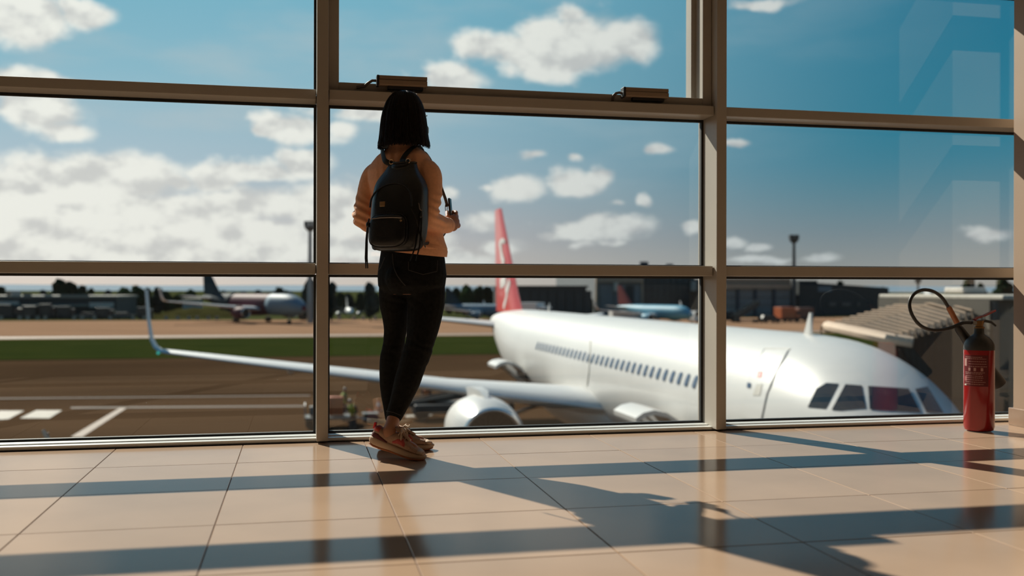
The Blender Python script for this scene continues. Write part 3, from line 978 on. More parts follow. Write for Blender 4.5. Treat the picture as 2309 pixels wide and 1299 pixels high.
building('hangar', 1632, 1781, 628, 238, 40, M_BGRY, 'hangar with layered beige roof edge right of the mullion',
         [('fascia', 1632, 1781, 640, 651, M_BBEI, .9), ('roof_band', 1632, 1781, 628, 635, M_BBEI, .5), ('roof_band', 1632, 1781, 635, 640, M_ROOFG, .3)] +
         [('pier', x, x + 5, 651, 715, M_BLIN, .7) for x in (1660, 1699, 1741)] + [('door_panel', x0, x1, y, y + 16, M_BGRY, .3) for x0, x1 in ((1634, 1658), (1666, 1697), (1706, 1739), (1748, 1780)) for y in (654, 672, 690)])
building('tower_block', 1784, 1795, 633, 240, 16, mat('grey_stone', (.10, .10, .09), .8), 'narrow grey stone tower at the corner of the hangar')
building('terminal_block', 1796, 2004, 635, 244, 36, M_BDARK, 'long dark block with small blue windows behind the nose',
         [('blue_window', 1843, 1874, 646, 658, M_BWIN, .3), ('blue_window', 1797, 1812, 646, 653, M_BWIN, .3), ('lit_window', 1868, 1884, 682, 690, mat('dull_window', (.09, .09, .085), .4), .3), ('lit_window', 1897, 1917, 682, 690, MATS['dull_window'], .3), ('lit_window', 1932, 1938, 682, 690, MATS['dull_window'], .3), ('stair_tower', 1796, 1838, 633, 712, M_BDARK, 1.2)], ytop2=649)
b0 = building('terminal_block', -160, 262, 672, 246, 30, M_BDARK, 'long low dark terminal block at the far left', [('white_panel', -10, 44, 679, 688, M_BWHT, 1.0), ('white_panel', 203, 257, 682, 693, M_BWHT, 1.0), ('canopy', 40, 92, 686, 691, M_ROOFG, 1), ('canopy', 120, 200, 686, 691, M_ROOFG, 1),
         ('roof_unit', 15, 24, 657, 672, M_BBEI, 0), ('roof_unit', 25, 47, 656, 672, M_BWHT, 0), ('roof_unit', 52, 71, 661, 672, M_ROOFG, 0), ('roof_unit', 100, 117, 664, 672, M_BWHT, 0), ('roof_unit', 135, 200, 664, 672, M_ROOFG, 0)], roof=M_ROOFG)
building('shed', 412, 447, 678, 262, 12, mat('pale_shed_wall', (.40, .38, .36), .7), 'small pale shed left of the dark airliner', roof=M_ROOFG)

# ------------------------------------------------------------------ light masts


def mast(px, ytop, Y, label, big=True, w=1.0):
    p = at(px, ytop, Y)
    r = empty('light_mast', (p.x, Y, ZG), label, 'light mast', 'floodlight masts')
    dk = mat('dark_mast_steel', (.05, .055, .06), .6)
    pale = mat('pale_mast_steel', (.30, .30, .29), .6)
    MB().tube([(p.x, Y, ZG), (p.x, Y, p.z - .5)], [.62 * w, .34 * w], 10).build('pole', pale if big == 1 else dk, r, True)
    MB().lathe([(.5 * w, p.z - 2.1 * w), (1.15 * w, p.z - 1.4 * w), (1.15 * w, p.z - 1.2 * w), (.5 * w, p.z - 1.2 * w)], 12, Matrix.Translation((p.x, Y, 0))).build('platform', dk, r)
    for k in range(8):
        a = 2 * PI * k / 8
        M = Matrix.Translation((p.x + 1.0 * w * math.cos(a), Y + 1.0 * w * math.sin(a), p.z - .6 * w)) @ Matrix.Rotation(a, 4, 'Z')
        MB().box(-.12 * w, .2 * w, -.32 * w, .32 * w, -.5 * w, .5 * w, M).build('floodlight', dk, r)


mast(699, 498, 205, 'floodlight mast behind the left mullion', 1)
mast(1790, 529, 235, 'dark floodlight mast above the hangars', 2, 1.05)
mast(2070, 627, 150, 'short mast above the jet bridge roof', 2, .45)
mast(2192, 627, 160, 'thin mast among the trees at the far right', 2, .35)

# ------------------------------------------------------------------ trees
M_LEAF = [mat('leaf_dark', (.010, .020, .010), .95, 0, .5, .9, spec=0), mat('leaf_mid', (.018, .035, .012), .95, 0, .5, .9, spec=0), mat('leaf_bluish', (.015, .024, .022), .95, 0, .4, .9, spec=0)]
M_TRUNK = mat('tree_bark', (.05, .035, .025), .9)
TREES = [(135, 633, 20, 262, 0), (163, 640, 20, 264, 0), (186, 645, 14, 262, 0), (204, 649, 9, 262, 0), (96, 652, 9, 266, 2), (4, 646, 12, 262, 0), (243, 655, 10, 264, 2), (282, 653, 18, 250, 1), (308, 650, 18, 252, 1), (332, 651, 12, 250, 0), (356, 650, 14, 244, 2), (376, 660, 14, 270, 1), (405, 661, 18, 276, 1), (430, 655, 14, 274, 1),
         (506, 656, 12, 280, 1), (528, 660, 12, 282, 1), (550, 660, 14, 282, 1), (582, 655, 13, 280, 0), (606, 662, 14, 280, 1), (628, 652, 17, 280, 0), (652, 658, 15, 280, 1), (697, 629, 17, 212, 2), (746, 637, 15, 214, 2), (766, 660, 12, 280, 0), (786, 664, 13, 282, 2), (812, 662, 12, 282, 0), (835, 636, 15, 216, 2), (848, 660, 10, 280, 0),
         (1012, 662, 12, 270, 2), (1030, 650, 13, 268, 0), (1052, 645, 17, 262, 1), (1078, 648, 16, 264, 0), (1102, 648, 16, 266, 0), (1327, 664, 6, 250, 1), (1334, 672, 5, 244, 1), (1895, 632, 12, 290, 0), (1992, 646, 10, 290, 0), (2185, 631, 22, 262, 0), (2213, 638, 14, 256, 0), (2262, 634, 26, 264, 0), (2304, 640, 14, 258, 0)]
tl = {0: 'dark green', 1: 'mid green', 2: 'bluish dark'}


def where(px):
    if px < 60: return 'at the far left edge'
    if px < 260: return 'behind the long low terminal block'
    if px < 345: return 'left of the raised wing tip'
    if px < 450: return 'right of the raised wing tip'
    if px < 670: return 'behind the dark airliner'
    if px < 720: return 'just left of the left mullion'
    if px < 860: return 'between the left mullion and the person'
    if px < 1120: return 'between the person and the red tail fin'
    if px < 1400: return 'beside the low dark hangar'
    if px < 2010: return 'behind the long dark block'
    return 'above the jet bridge roof'


for i, (px, yt, hw, Y, k) in enumerate(TREES):
    if px < 450 and Y < 284: Y = 288 + (i % 3) * 3
    p = at(px, yt, Y)
    R = hw / FPX * Y
    H = p.z - ZG
    rnd = random.Random(i)
    tall = H > 2.6 * R
    t = empty('tree', (p.x, Y, ZG), '%s tree %s, at %s' % (tl[k], where(px), 'its left' if i % 2 else 'its right'), 'tree', 'trees along the far side of the field')
    MB().tube([(p.x, Y, ZG), (p.x + rnd.uniform(-.2, .2), Y, ZG + H * .5)], [R * .12, R * .07], 6).build('trunk', M_TRUNK, t)
    bm = bmesh.new()
    n = 7 if not tall else 9
    for q in range(n):
        u = q / (n - 1)
        rr = R * rnd.uniform(.5, .72)
        if tall:
            cz = ZG + H * (.22 + .66 * u); rr = R * (.95 - .45 * abs(u - .35)); cx = p.x + rnd.uniform(-.2, .2) * R; cy = Y + rnd.uniform(-.3, .3) * R
        else:
            cz = ZG + H - rr - rnd.random() * H * .45; cx = p.x + rnd.uniform(-.55, .55) * R; cy = Y + rnd.uniform(-.5, .5) * R
            if q == 0: cz, cx = ZG + H - rr, p.x
        g = bmesh.ops.create_icosphere(bm, subdivisions=2, radius=rr, matrix=Matrix.Translation((cx, cy, cz)))
        for v in g['verts']:
            c = Vector((cx, cy, cz))
            v.co = c + (v.co - c) * (1 + .55 * noise.noise(v.co * (1.6 / max(rr, .1)) + Vector((i, q, 0))))
    MB().bm(bm).build('crown', M_LEAF[k], t)
# unique wording: position within each clump
seen = {}
ORD = ['first', 'second', 'third', 'fourth', 'fifth', 'sixth', 'seventh', 'eighth', 'ninth']
trees = sorted([o for o in bpy.data.objects if o.name.startswith('tree') and o.type == 'EMPTY'], key=lambda o: o.location.x / o.location.y)
for o in trees:
    px = CX + FPX * ((o.location - Vector((0, 0, 0))).dot(_R) / o.location.dot(_F))
    w = where(px)
    seen[w] = seen.get(w, 0) + 1
    col = o['label'].split(' tree')[0]
    o['label'] = '%s tree %s, %s from the left there' % (col, w, ORD[seen[w] - 1])

bank = MB()
ps0, ps1, ps2 = [], [], []
for i in range(25):
    px = 330 + i * 9
    h = 2.3 * math.sin(PI * i / 24) ** .7 + .5 * noise.noise(Vector((i * .5, 0, 0)))
    a = at(px, 700, 242); ps0.append((a.x, 241, ZG)); ps1.append((a.x, 249, ZG + max(h, .05))); ps2.append((a.x, 257, ZG))
bank.loft([ps0, ps1, ps2], cap=False, closed=False)
tag(bank.build('grass_bank', mat('olive_bank_grass', (.034, .031, .010), .95, 0, .3, .3, spec=0), smooth='all'), 'olive grass mound behind the barrier blocks', 'grass bank')

# ------------------------------------------------------------------ concrete barrier blocks
M_CONC = mat('pale_concrete', (.36, .28, .22), .85)
bprof = [(-.30, 0), (.30, 0), (.28, .15), (.14, .35), (.09, .85), (-.09, .85), (-.14, .35), (-.28, .15)]
bme = MB().prism(bprof, -.35, .35, Matrix.Rotation(PI / 2, 4, 'Z') @ Matrix.Rotation(PI / 2, 4, 'X')).mesh('barrier_block'); bme.materials.append(M_CONC)
BPX = [3, 45, 63, 85, 102, 167, 185, 213, 249, 300, 326, 375, 401, 426, 445, 470, 489, 529, 746, 765, 798, 819, 846]
for i, px in enumerate(BPX):
    o = bpy.data.objects.new('barrier_block', bme); COL.objects.link(o)
    g = ground(px, 721, ZG); o.location = (g.x, g.y, ZG + .02)
    zone = 0 if px < 340 else (1 if px < 600 else 2)
    side = ('left of the wing tip', 'right of the wing tip', 'right of the left mullion')[zone]
    k = [b for b in BPX if (0 if b < 340 else (1 if b < 600 else 2)) == zone].index(px)
    word = ('first', 'second', 'third', 'fourth', 'fifth', 'sixth', 'seventh', 'eighth', 'ninth', 'tenth', 'eleventh')[k]
    tag(o, '%s concrete barrier block from the left, %s' % (word, side), 'barrier', 'concrete barrier blocks along the taxiway')

# ------------------------------------------------------------------ vehicles


def vehicle(px, py, kind, body, label, rz=0.0, L=6.5, H=2.9, W=2.4, group='service vehicles on the far side'):
    g = ground(px, py, ZG)
    r = empty('service_truck' if kind == 'truck' else ('van' if kind == 'van' else 'car'), (g.x, g.y, ZG), label, 'truck' if kind == 'truck' else ('van' if kind == 'van' else 'car'), group)
    M = Matrix.Translation((g.x, g.y, ZG)) @ Matrix.Rotation(rz, 4, 'Z')
    gl = mat('dark_vehicle_glass', (.02, .03, .04), .1)
    if kind == 'truck':
        MB().rbox(-L / 2, L * .22, -W / 2, W / 2, .75, H, .06, M).build('cargo_box', body, r)
        MB().rbox(L * .25, L / 2, -W / 2 + .1, W / 2 - .1, .55, H * .82, .12, M).build('driver_cab', body, r)
        MB().box(L * .30, L / 2 + .01, -W / 2 + .06, W / 2 - .06, H * .5, H * .72, M).build('windscreen', gl, r)
    else:
        k = .62 if kind == 'car' else .5
        MB().prism([(-L / 2, .35), (L / 2, .35), (L / 2, H * k), (L * .30, H * (k + .06)), (L * .16, H), (-L * .42, H), (-L / 2, H * k)], -W / 2, W / 2, M @ Matrix.Rotation(PI / 2, 4, 'X')).build('body', body, r)
        MB().prism([(L * .29, H * (k + .08)), (L * .17, H * .95), (-L * .40, H * .95), (-L * .45, H * (k + .08))], -W / 2 - .01, W / 2 + .01, M @ Matrix.Rotation(PI / 2, 4, 'X')).build('side_window', gl, r)
    MB().box(-L / 2, L / 2, -W / 2 + .1, W / 2 - .1, .35, .75, M).build('chassis', M_CABD, r)
    wr = .46 if kind == 'truck' else .33
    for sx in (-.3, .33):
        for sy in (-1, 1):
            MB().lathe([(wr * .5, -.12), (wr, -.12), (wr, .12), (wr * .5, .12)], 14, M @ Matrix.Translation((L * sx, sy * (W / 2 - .12), wr)) @ Matrix.Rotation(PI / 2, 4, 'X')).build('wheel', M_TYRE, r)
    for sy in (-1, 1):
        MB().ball((L / 2, sy * W * .36, .8), (.06, .16, .12), M, 8, 6).build('headlight', mat('headlight_glass', (.8, .7, .5), .1), r)
    return r


M_VD = mat('dark_vehicle_paint', (.02, .025, .028), .35)
M_VG = mat('grey_vehicle_paint', (.12, .12, .11), .4)
M_VO = mat('orange_vehicle_paint', (.42, .10, .03), .4)
M_VW = mat('white_vehicle_paint', (.65, .64, .62), .3, coat=.3)
vehicle(20, 719.3, 'truck', M_VD, 'dark box truck at the far left edge', .1, 4.2, 3.3)
vehicle(64, 719.8, 'truck', M_VD, 'dark truck second from the left edge', PI - .1, 3.8, 3.0)
vehicle(109, 719.3, 'truck', M_VD, 'dark truck with a high square box, third from left', 0, 3.4, 3.4)
vehicle(150, 719.3, 'truck', M_VD, 'dark truck in the middle of the far left row', .1, 3.8, 2.9)
vehicle(193, 719.3, 'car', M_VG, 'grey car below the pale canopy', PI, 4.2, 1.5, 1.8)
vehicle(238, 719.3, 'truck', M_VD, 'dark truck below the white panel', 0, 3.8, 2.6)
vehicle(279, 719.3, 'car', M_VG, 'grey car right of the dark trucks', .3, 4.4, 1.5, 1.8)
vehicle(327, 719.3, 'truck', M_VD, 'dark truck just left of the raised wing tip', .1, 3.4, 2.7)
vehicle(696, 722, 'car', M_VD, 'dark car at the nose of the dark airliner', -.4, 4.3, 1.6, 1.8)
vehicle(1206, 731, 'truck', M_VW, 'white catering truck with blue windscreen behind the fuselage', -.9, 6.5, 4.3, 2.8, None)
vehicle(1775, 726, 'truck', M_VO, 'orange loader truck in front of the hangar', .2, 5.0, 3.2, 2.6)
vehicle(1735, 728, 'car', M_VD, 'dark car left of the orange loader', .1, 4.4, 1.6, 1.8)
vehicle(1806, 724, 'truck', mat('brown_vehicle_paint', (.14, .06, .04), .5), 'brown truck right of the orange loader', PI, 5, 3.0)
vehicle(1640, 726, 'van', M_VD, 'dark van just right of the mullion', 0, 5, 2.3, 2.0)
vehicle(1420, 727, 'truck', M_VW, 'white low truck in front of the tall hangar', .05, 8.5, 2.4, 2.4)
vehicle(1580, 727, 'van', M_VW, 'white van right of the sky blue jet', .3, 5.5, 2.4, 2.1)

# mobile stairs
g = ground(1685, 727, ZG)
sr = empty('passenger_stairs', (g.x, g.y, ZG), 'dark mobile passenger stairs in front of the hangar', 'stairs')
for k in range(12):
    MB().box(g.x - 3 + k * .45, g.x - 2.5 + k * .45, g.y - .9, g.y + .9, ZG + .5 + k * .28, ZG + .62 + k * .28).build('step', M_VG, sr)
for sy in (-.95, .95):
    MB().loft([[(g.x - 3.2 + t * 5.6, g.y + sy + d, ZG + .3 + t * 3.3 + h) for d, h in ((-.05, 0), (.05, 0), (.05, 1.2), (-.05, 1.2))] for t in (0, 1)]).build('side_panel', M_VD, sr)
MB().box(g.x - 3, g.x + 2.6, g.y - .8, g.y + .8, ZG + .35, ZG + .6).build('chassis', M_VD, sr)
for x in (-2.3, 1.9):
    for sy in (-.8, .8):
        MB().lathe([(.2, -.1), (.36, -.1), (.36, .1), (.2, .1)], 12, Matrix.Translation((g.x + x, g.y + sy, ZG + .36)) @ Matrix.Rotation(PI / 2, 4, 'X')).build('wheel', M_TYRE, sr)

# belt loader by the rear hold
g = ground(975, 946, ZG)
bl = empty('belt_loader', (g.x, g.y, ZG), 'dark belt loader with raised conveyor under the wing', 'belt loader')
a, b = at(912, 912, g.y + .5), at(1046, 890, g.y + .5)
MB().loft([[p + Vector((0, dy, dz)) for dy, dz in ((-.5, -.14), (.5, -.14), (.5, .14), (-.5, .14))] for p in (a, b)]).build('conveyor', M_CABD, bl)
for dy in (-.5, .5):
    MB().tube([a + Vector((0, dy, .2)), b + Vector((0, dy, .2))], .05, 6).build('rail', M_BDK, bl)
MB().box(g.x - .25, g.x + .25, g.y, g.y + 1, ZG + .8, (a.z + b.z) / 2).build('lift_post', M_CABD, bl)
MB().rbox(g.x - 1.0, g.x + 2.2, g.y - .7, g.y + 1.2, ZG + .35, ZG + .85, .06).build('chassis', M_CABD, bl)
for x in (-.6, 1.7):
    for dy in (-.6, 1.1):
        MB().lathe([(.15, -.1), (.34, -.1), (.34, .1), (.15, .1)], 14, Matrix.Translation((g.x + x, g.y + dy, ZG + .34)) @ Matrix.Rotation(PI / 2, 4, 'X')).build('wheel', M_TYRE, bl)

# baggage dolly with an orange case on it
g = ground(742, 962, ZG)
dl = empty('baggage_dolly', (g.x, g.y, ZG), 'flat baggage dolly behind the left mullion', 'dolly')
MB().rbox(g.x - 1.2, g.x + 1.4, g.y - .7, g.y + .7, ZG + .42, ZG + .55, .02).build('deck', M_VG, dl)
for x in (-.95, 1.15):
    for dy in (-.6, .6):
        MB().lathe([(.1, -.06), (.21, -.06), (.21, .06), (.1, .06)], 14, Matrix.Translation((g.x + x, g.y + dy, ZG + .21)) @ Matrix.Rotation(PI / 2, 4, 'X')).build('wheel', M_TYRE, dl)
    MB().box(g.x + x - .04, g.x + x + .04, g.y - .6, g.y + .6, ZG + .19, ZG + .43).build('axle', M_STEEL, dl)
for dy in (-.66, .66):
    MB().tube([(g.x - 1.17, g.y + dy, ZG + .5), (g.x - 1.17, g.y + dy, ZG + 1.15), (g.x - 1.17, -dy + g.y, ZG + 1.15)], .03, 6).build('end_rail', M_STEEL, dl)
MB().tube([(g.x + 1.4, g.y, ZG + .45), (g.x + 2.1, g.y, ZG + .25)], .035, 6).build('tow_bar', M_STEEL, dl)


def case(x, y, z, sx, sy, sz, m, label):
    r = empty('suitcase', (x, y, z), label, 'suitcase', 'cases on the dolly')
    MB().rbox(x - sx / 2, x + sx / 2, y - sy / 2, y + sy / 2, z + .03, z + sz, .04).build('shell', m, r, True)
    MB().tube([(x - .1, y, z + sz - .01), (x - .1, y, z + sz + .06), (x + .1, y, z + sz + .06), (x + .1, y, z + sz - .01)], .015, 6).build('handle', M_BLACKP, r)
    for dx in (-.3, .3):
        MB().ball((x + dx * sx, y, z + .03), .03, None, 8, 6).build('wheel', M_TYRE, r)


case(g.x + .35, g.y, ZG + .55, .75, .45, .95, M_VO, 'orange case standing on the baggage dolly')
case(g.x - .6, g.y, ZG + .55, .7, .45, .5, M_VG, 'small grey case lying on the baggage dolly')

# traffic cone
g = ground(854, 927, ZG)
tc_ = empty('traffic_cone', (g.x, g.y, ZG), 'orange and white traffic cone beside the person\'s legs', 'cone')
MB().box(g.x - .22, g.x + .22, g.y - .22, g.y + .22, ZG, ZG + .04).build('base', M_BLACKP, tc_)
MB().lathe([(.17, ZG + .04), (.11, ZG + .30)], 16, Matrix.Translation((g.x, g.y, 0))).build('cone_body', M_VO, tc_, True)
MB().lathe([(.11, ZG + .30), (.06, ZG + .50)], 16, Matrix.Translation((g.x, g.y, 0))).build('white_band', M_VW, tc_, True)
MB().lathe([(.06, ZG + .50), (.025, ZG + .66)], 16, Matrix.Translation((g.x, g.y, 0))).build('cone_tip', M_VO, tc_, True)
g = ground(836, 950, ZG)
eb = empty('equipment_box', (g.x, g.y, ZG), 'low dark equipment box on the apron left of the legs', 'box')
MB().rbox(g.x - .4, g.x + .4, g.y - .3, g.y + .3, ZG, ZG + .38, .03).build('case_body', M_CABD, eb)
MB().rbox(g.x - .42, g.x + .42, g.y - .32, g.y + .32, ZG + .38, ZG + .45, .02).build('lid', M_VG, eb)

# lamp pole close to the facade
p = at(97, 970, 18.0)
lp = empty('lamp_pole', (p.x, p.y, ZG), 'short pale lamp pole at the lower left corner', 'lamp pole')
pm_ = mat('pale_pole_paint', (.40, .37, .31), .5)
q = at(108, 990, 18.0)
MB().tube([(q.x, q.y, ZG), (q.x, q.y, q.z)], [.06, .035], 10).build('pole', mat('dark_pole_paint', (.06, .055, .05), .5), lp, True)
MB().tube([q, p], [.045, .03], 8).build('lamp_arm', pm_, lp, True)
MB().tube([q + Vector((0, 0, -.02)), at(109, 976, 18.0)], .018, 6).build('bracket', MATS['dark_pole_paint'], lp, True)
# ------------------------------------------------------------------ organic surfaces


def spline(pts, n=6):
    """Catmull-Rom through (Vector, radius) pairs"""
    out = []
    P = [pts[0]] + list(pts) + [pts[-1]]
    for i in range(1, len(P) - 2):
        for k in range(n):
            u = k / n
            c = [(-.5 * u**3 + u**2 - .5 * u), (1.5 * u**3 - 2.5 * u**2 + 1), (-1.5 * u**3 + 2 * u**2 + .5 * u), (.5 * u**3 - .5 * u**2)]
            p = sum((Vector(P[i - 1 + j][0]) * c[j] for j in range(4)), Vector())
            r = sum(P[i - 1 + j][1] * c[j] for j in range(4))
            out.append((p, max(r, .002)))
    out.append((Vector(pts[-1][0]), pts[-1][1]))
    return out


def limb(mb, pts, n=16, sub=6):
    s = spline(pts, sub)
    mb.tube([p for p, r in s], [r for p, r in s], n)
    for p, r in (s[0], s[-1]):
        mb.ball(p, r * .98, None, 14, 10)


def organic(mb, voxel, smooth=3, disp=None):
    me = mb.mesh('tmp')
    o = bpy.data.objects.new('tmp', me); COL.objects.link(o)
    md = o.modifiers.new('r', 'REMESH'); md.mode = 'VOXEL'; md.voxel_size = voxel; md.use_smooth_shade = True
    dg = bpy.context.evaluated_depsgraph_get()
    out = bpy.data.meshes.new_from_object(o.evaluated_get(dg))
    bpy.data.objects.remove(o); bpy.data.meshes.remove(me)
    bm = bmesh.new(); bm.from_mesh(out)
    for _ in range(smooth):
        bmesh.ops.smooth_vert(bm, verts=bm.verts[:], factor=.5, use_axis_x=True, use_axis_y=True, use_axis_z=True)
    if disp:
        bm.normal_update()
        d = [(v, v.normal.copy() * disp(v.co)) for v in bm.verts]
        for v, x in d:
            v.co += x
    bm.to_mesh(out); bm.free()
    out.polygons.foreach_set('use_smooth', [True] * len(out.polygons))
    return out


def put(name, me, m, parent):
    me.name = name
    me.materials.clear(); me.materials.append(m)
    o = bpy.data.objects.new(name, me); COL.objects.link(o)
    o.parent = parent
    o.matrix_parent_inverse = parent.matrix_world.inverted()
    return o


# ------------------------------------------------------------------ fire extinguisher
M_FRED = mat('glossy_red_cylinder', (.27, .006, .008), .22, 0, .05, 4, coat=.3)
M_FDK = mat('dark_grey_shoulder', (.03, .032, .032), .45)
ec = at(2208, 960, 4.86)
EX, EY = ec.x, 4.86
fx = empty('fire_extinguisher', (EX, EY, 0), 'red fire extinguisher with black hose standing beside the pillar', 'extinguisher')
TE = Matrix.Translation((EX, EY, 0)) @ Matrix.Scale(.975, 4)
RZ = .0815
MB().lathe([(.02, .006), (.066, .004), (.076, .010), (RZ, .028), (RZ, .462)], 48, TE).build('cylinder', M_FRED, fx, True)
MB().lathe([(RZ + .0005, .462), (RZ + .0005, .478), (.079, .497), (.069, .518), (.052, .536), (.034, .548), (.027, .556), (.026, .585)], 48, TE).build('shoulder', M_FDK, fx, True)
MB().lathe([(.030, .585), (.030, .592), (.022, .596), (.022, .612), (.026, .612), (.026, .628), (.012, .632)], 24, TE).build('valve', mat('brass_valve', (.30, .17, .07), .35, .8), fx, True)
lv = MB()
lv.loft([[(x, d, z + h) for d, h in ((-.011, -.004), (.011, -.004), (.013, .005), (-.013, .005))] for x, z in ((-.03, .632), (-.012, .645), (.03, .655), (.07, .672), (.10, .684))], M=TE)
lv.build('squeeze_lever', M_FRED, fx, True)
MB().tube([(.005, 0, .625), (.04, 0, .626), (.075, 0, .620), (.108, 0, .598)], [.008, .009, .008, .006], 8, M=TE).build('carry_handle', M_BLACKP, fx, True)
MB().tube([(.018 + .012 * math.cos(a), -.012, .642 + .012 * math.sin(a)) for a in [2 * PI * k / 14 for k in range(15)]], .0015, 5, M=TE).build('safety_pin', M_STEEL, fx, True)
MB().tube([(-.02, 0, .618), (-.045, 0, .618)], .013, 12, M=TE).build('hose_fitting', M_STEEL, fx, True)
hp = [(2194, 728, 4.865), (2172, 728, 4.860), (2150, 737, 4.855), (2122, 744, 4.845), (2095, 743, 4.840), (2072, 731, 4.835), (2056, 708, 4.835), (2051, 684, 4.840), (2060, 664, 4.845), (2080, 654, 4.865), (2104, 657, 4.885), (2124, 671, 4.905), (2137, 690, 4.920)]
hs = spline([(at(*p), .0085) for p in hp], 5)
MB().tube([p for p, r in hs], .0095, 10).build('hose', M_BLACKP, fx, 'all')
g0, g1 = at(2138, 691, 4.925), at(2162, 735, 4.960)
MB().tube([g0, g0.lerp(g1, .1), g1], [.011, .0155, .0155], 12).build('grip', mat('brown_grip', (.33, .12, .045), .5), fx, True)
h0, h1 = at(2158, 735, 4.960), at(2252, 866, 4.980)
MB().tube([h0, h0.lerp(h1, .04), h0.lerp(h1, .25), h1], [.016, .024, .029, .044], 20).build('discharge_horn', M_BLACKP, fx, True)
# printed label on the camera side
face = math.atan2(-EY, -EX)


def label_arc(a0, a1, z0, z1, off, nm, m, parent):
    n = 12
    rr = [[((RZ + off) * math.cos(face + a0 + (a1 - a0) * k / n), (RZ + off) * math.sin(face + a0 + (a1 - a0) * k / n), z) for k in range(n + 1)] for z in (z0, z1)]
    return MB().loft(rr, cap=False, closed=False, M=TE).build(nm, m, parent)


lab = label_arc(-1.15, .62, .26, .435, .0006, 'printed_label', mat('dark_red_label', (.11, .005, .007), .4), fx)
M_PRN = mat('pale_print', (.42, .22, .20), .6)
prn = MB()
rl = random.Random(3)
for row, z in enumerate([.424, .415, .400, .386, .372, .338, .330, .318, .308, .296, .284, .272]):
    a = -.70 if 1 < row < 5 else -1.0
    end = rl.uniform(.1, .55)
    while a < end:
        w = rl.uniform(.04, .13)
        o_ = label_arc(a, min(a + w, end), z - .0022, z + .0012, .0012, 'print_line', M_PRN, lab)
        a += w + .03
for a in (-.72, -.35, .1):
    label_arc(a, a + .16, .346, .364, .0012, 'pictogram', M_PRN, lab)
label_arc(-1.1, -.86, .372, .414, .0012, 'pictogram', M_PRN, lab)
label_arc(-1.1, -.85, .288, .314, .0012, 'pictogram', mat('faded_print', (.30, .08, .08), .6), lab)
label_arc(-1.1, -.90, .262, .270, .0012, 'print_line', M_BWHT, lab)

# ------------------------------------------------------------------ the person at the window
TH = math.radians(36)
RT, FW, UP = Vector((math.cos(TH), -math.sin(TH), 0)), Vector((math.sin(TH), math.cos(TH), 0)), Vector((0, 0, 1))
M_SKIN = mat('warm_skin', (.46, .22, .13), .5, 0, .05, 20, sss=.1)
M_KNIT = mat('salmon_knit', (.90, .45, .255), .85, 0, .06, 90, bump=.12, bscale=420, sheen=.3)
M_JEAN = mat('black_denim', (.0085, .009, .009), .8, 0, .35, 60, bump=.1, bscale=500, spec=.15)
M_HAIR = mat('dark_brown_hair', (.009, .005, .0035), .42, 0, .5, 30, stretch=(8, 8, .6), spec=.35)
PER = empty('person', (.52, 4.72, 0), 'person with a dark bob, salmon sweater and black jeans standing at the window', 'person')


def ring(px, py, Y, hw, hd, n=32, pw=2.25, dz=None):
    c = at(px, py, Y)
    out = []
    for k in range(n):
        t = 2 * PI * k / n
        ct, st = math.cos(t), math.sin(t)
        p = c + RT * (hw * math.copysign(abs(ct) ** (2 / pw), ct)) + FW * (hd * math.copysign(abs(st) ** (2 / pw), st))
        if dz: p.z += dz * ct
        out.append(p)
    return out


TORSO = [(930, 564, 4.72, .168, .126), (928, 545, 4.72, .160, .118), (923, 515, 4.72, .147, .108), (915, 480, 4.72, .142, .108), (908, 440, 4.725, .150, .113), (905, 408, 4.725, .162, .110),
         (904, 384, 4.725, .166, .098), (905, 366, 4.725, .150, .085), (907, 352, 4.725, .128, .076), (908, 342, 4.73, .100, .066), (909, 333, 4.735, .074, .060), (910, 324, 4.738, .058, .057)]
ARM_R = [((945, 384, 4.66), .058), ((964, 392, 4.63), .061), ((970, 425, 4.60), .055), ((967, 460, 4.57), .051), ((964, 487, 4.565), .050), ((979, 501, 4.62), .045), ((996, 506, 4.68), .041), ((1009, 508, 4.735), .037)]
ARM_L = [((858, 388, 4.79), .056), ((842, 402, 4.82), .057), ((829, 440, 4.81), .051), ((822, 475, 4.79), .049), ((821, 494, 4.785), .049), ((842, 506, 4.86), .044), ((870, 506, 4.95), .040), ((897, 500, 5.02), .036)]
LEG_R = [((955, 625, 4.70), .096), ((961, 675, 4.69), .089), ((955, 733, 4.67), .0765), ((946, 775, 4.655), .066), ((941, 795, 4.65), .066), ((931, 822, 4.645), .0625), ((919, 860, 4.645), .060), ((905, 899, 4.645), .049), ((890, 936, 4.65), .039)]
LEG_L = [((897, 625, 4.76), .086), ((889, 675, 4.78), .073), ((892, 733, 4.80), .057), ((888, 776, 4.81), .051), ((882, 810, 4.815), .053), ((879, 868, 4.82), .047), ((883, 918, 4.825), .038), ((886, 942, 4.825), .036)]
W = lambda seq, d=0.0: [(at(*p), r + d) for p, r in seq]


def torso(mb, d=0.0, lo=0, hi=99, tilt=None):
    mb.loft([ring(px, py, Y, hw + d, hd + d, dz=(tilt if i == 0 else None)) for i, (px, py, Y, hw, hd) in enumerate(TORSO) if lo <= i <= hi])


def hips(mb, d=0.0):
    mb.loft([ring(px, py, Y, hw + d, hd + d) for px, py, Y, hw, hd in ((929, 556, 4.72, .150, .105), (929, 590, 4.72, .160, .116), (929, 620, 4.72, .167, .124), (928, 645, 4.72, .162, .122), (925, 664, 4.73, .125, .095))])
    for px, py in ((904, 628), (956, 630)):
        c = at(px, py, 4.675)
        mb.ball(c, (.074 + d, .07 + d, .078 + d), None, 16, 12)


# head frame: she looks out to the right
HTH = math.radians(58)
HR, HF = Vector((math.cos(HTH), -math.sin(HTH), 0)), Vector((math.sin(HTH), math.cos(HTH), 0))
HC = at(917, 268, 4.745)
HM = Matrix((HR, HF, UP)).transposed().to_4x4(); HM.translation = HC


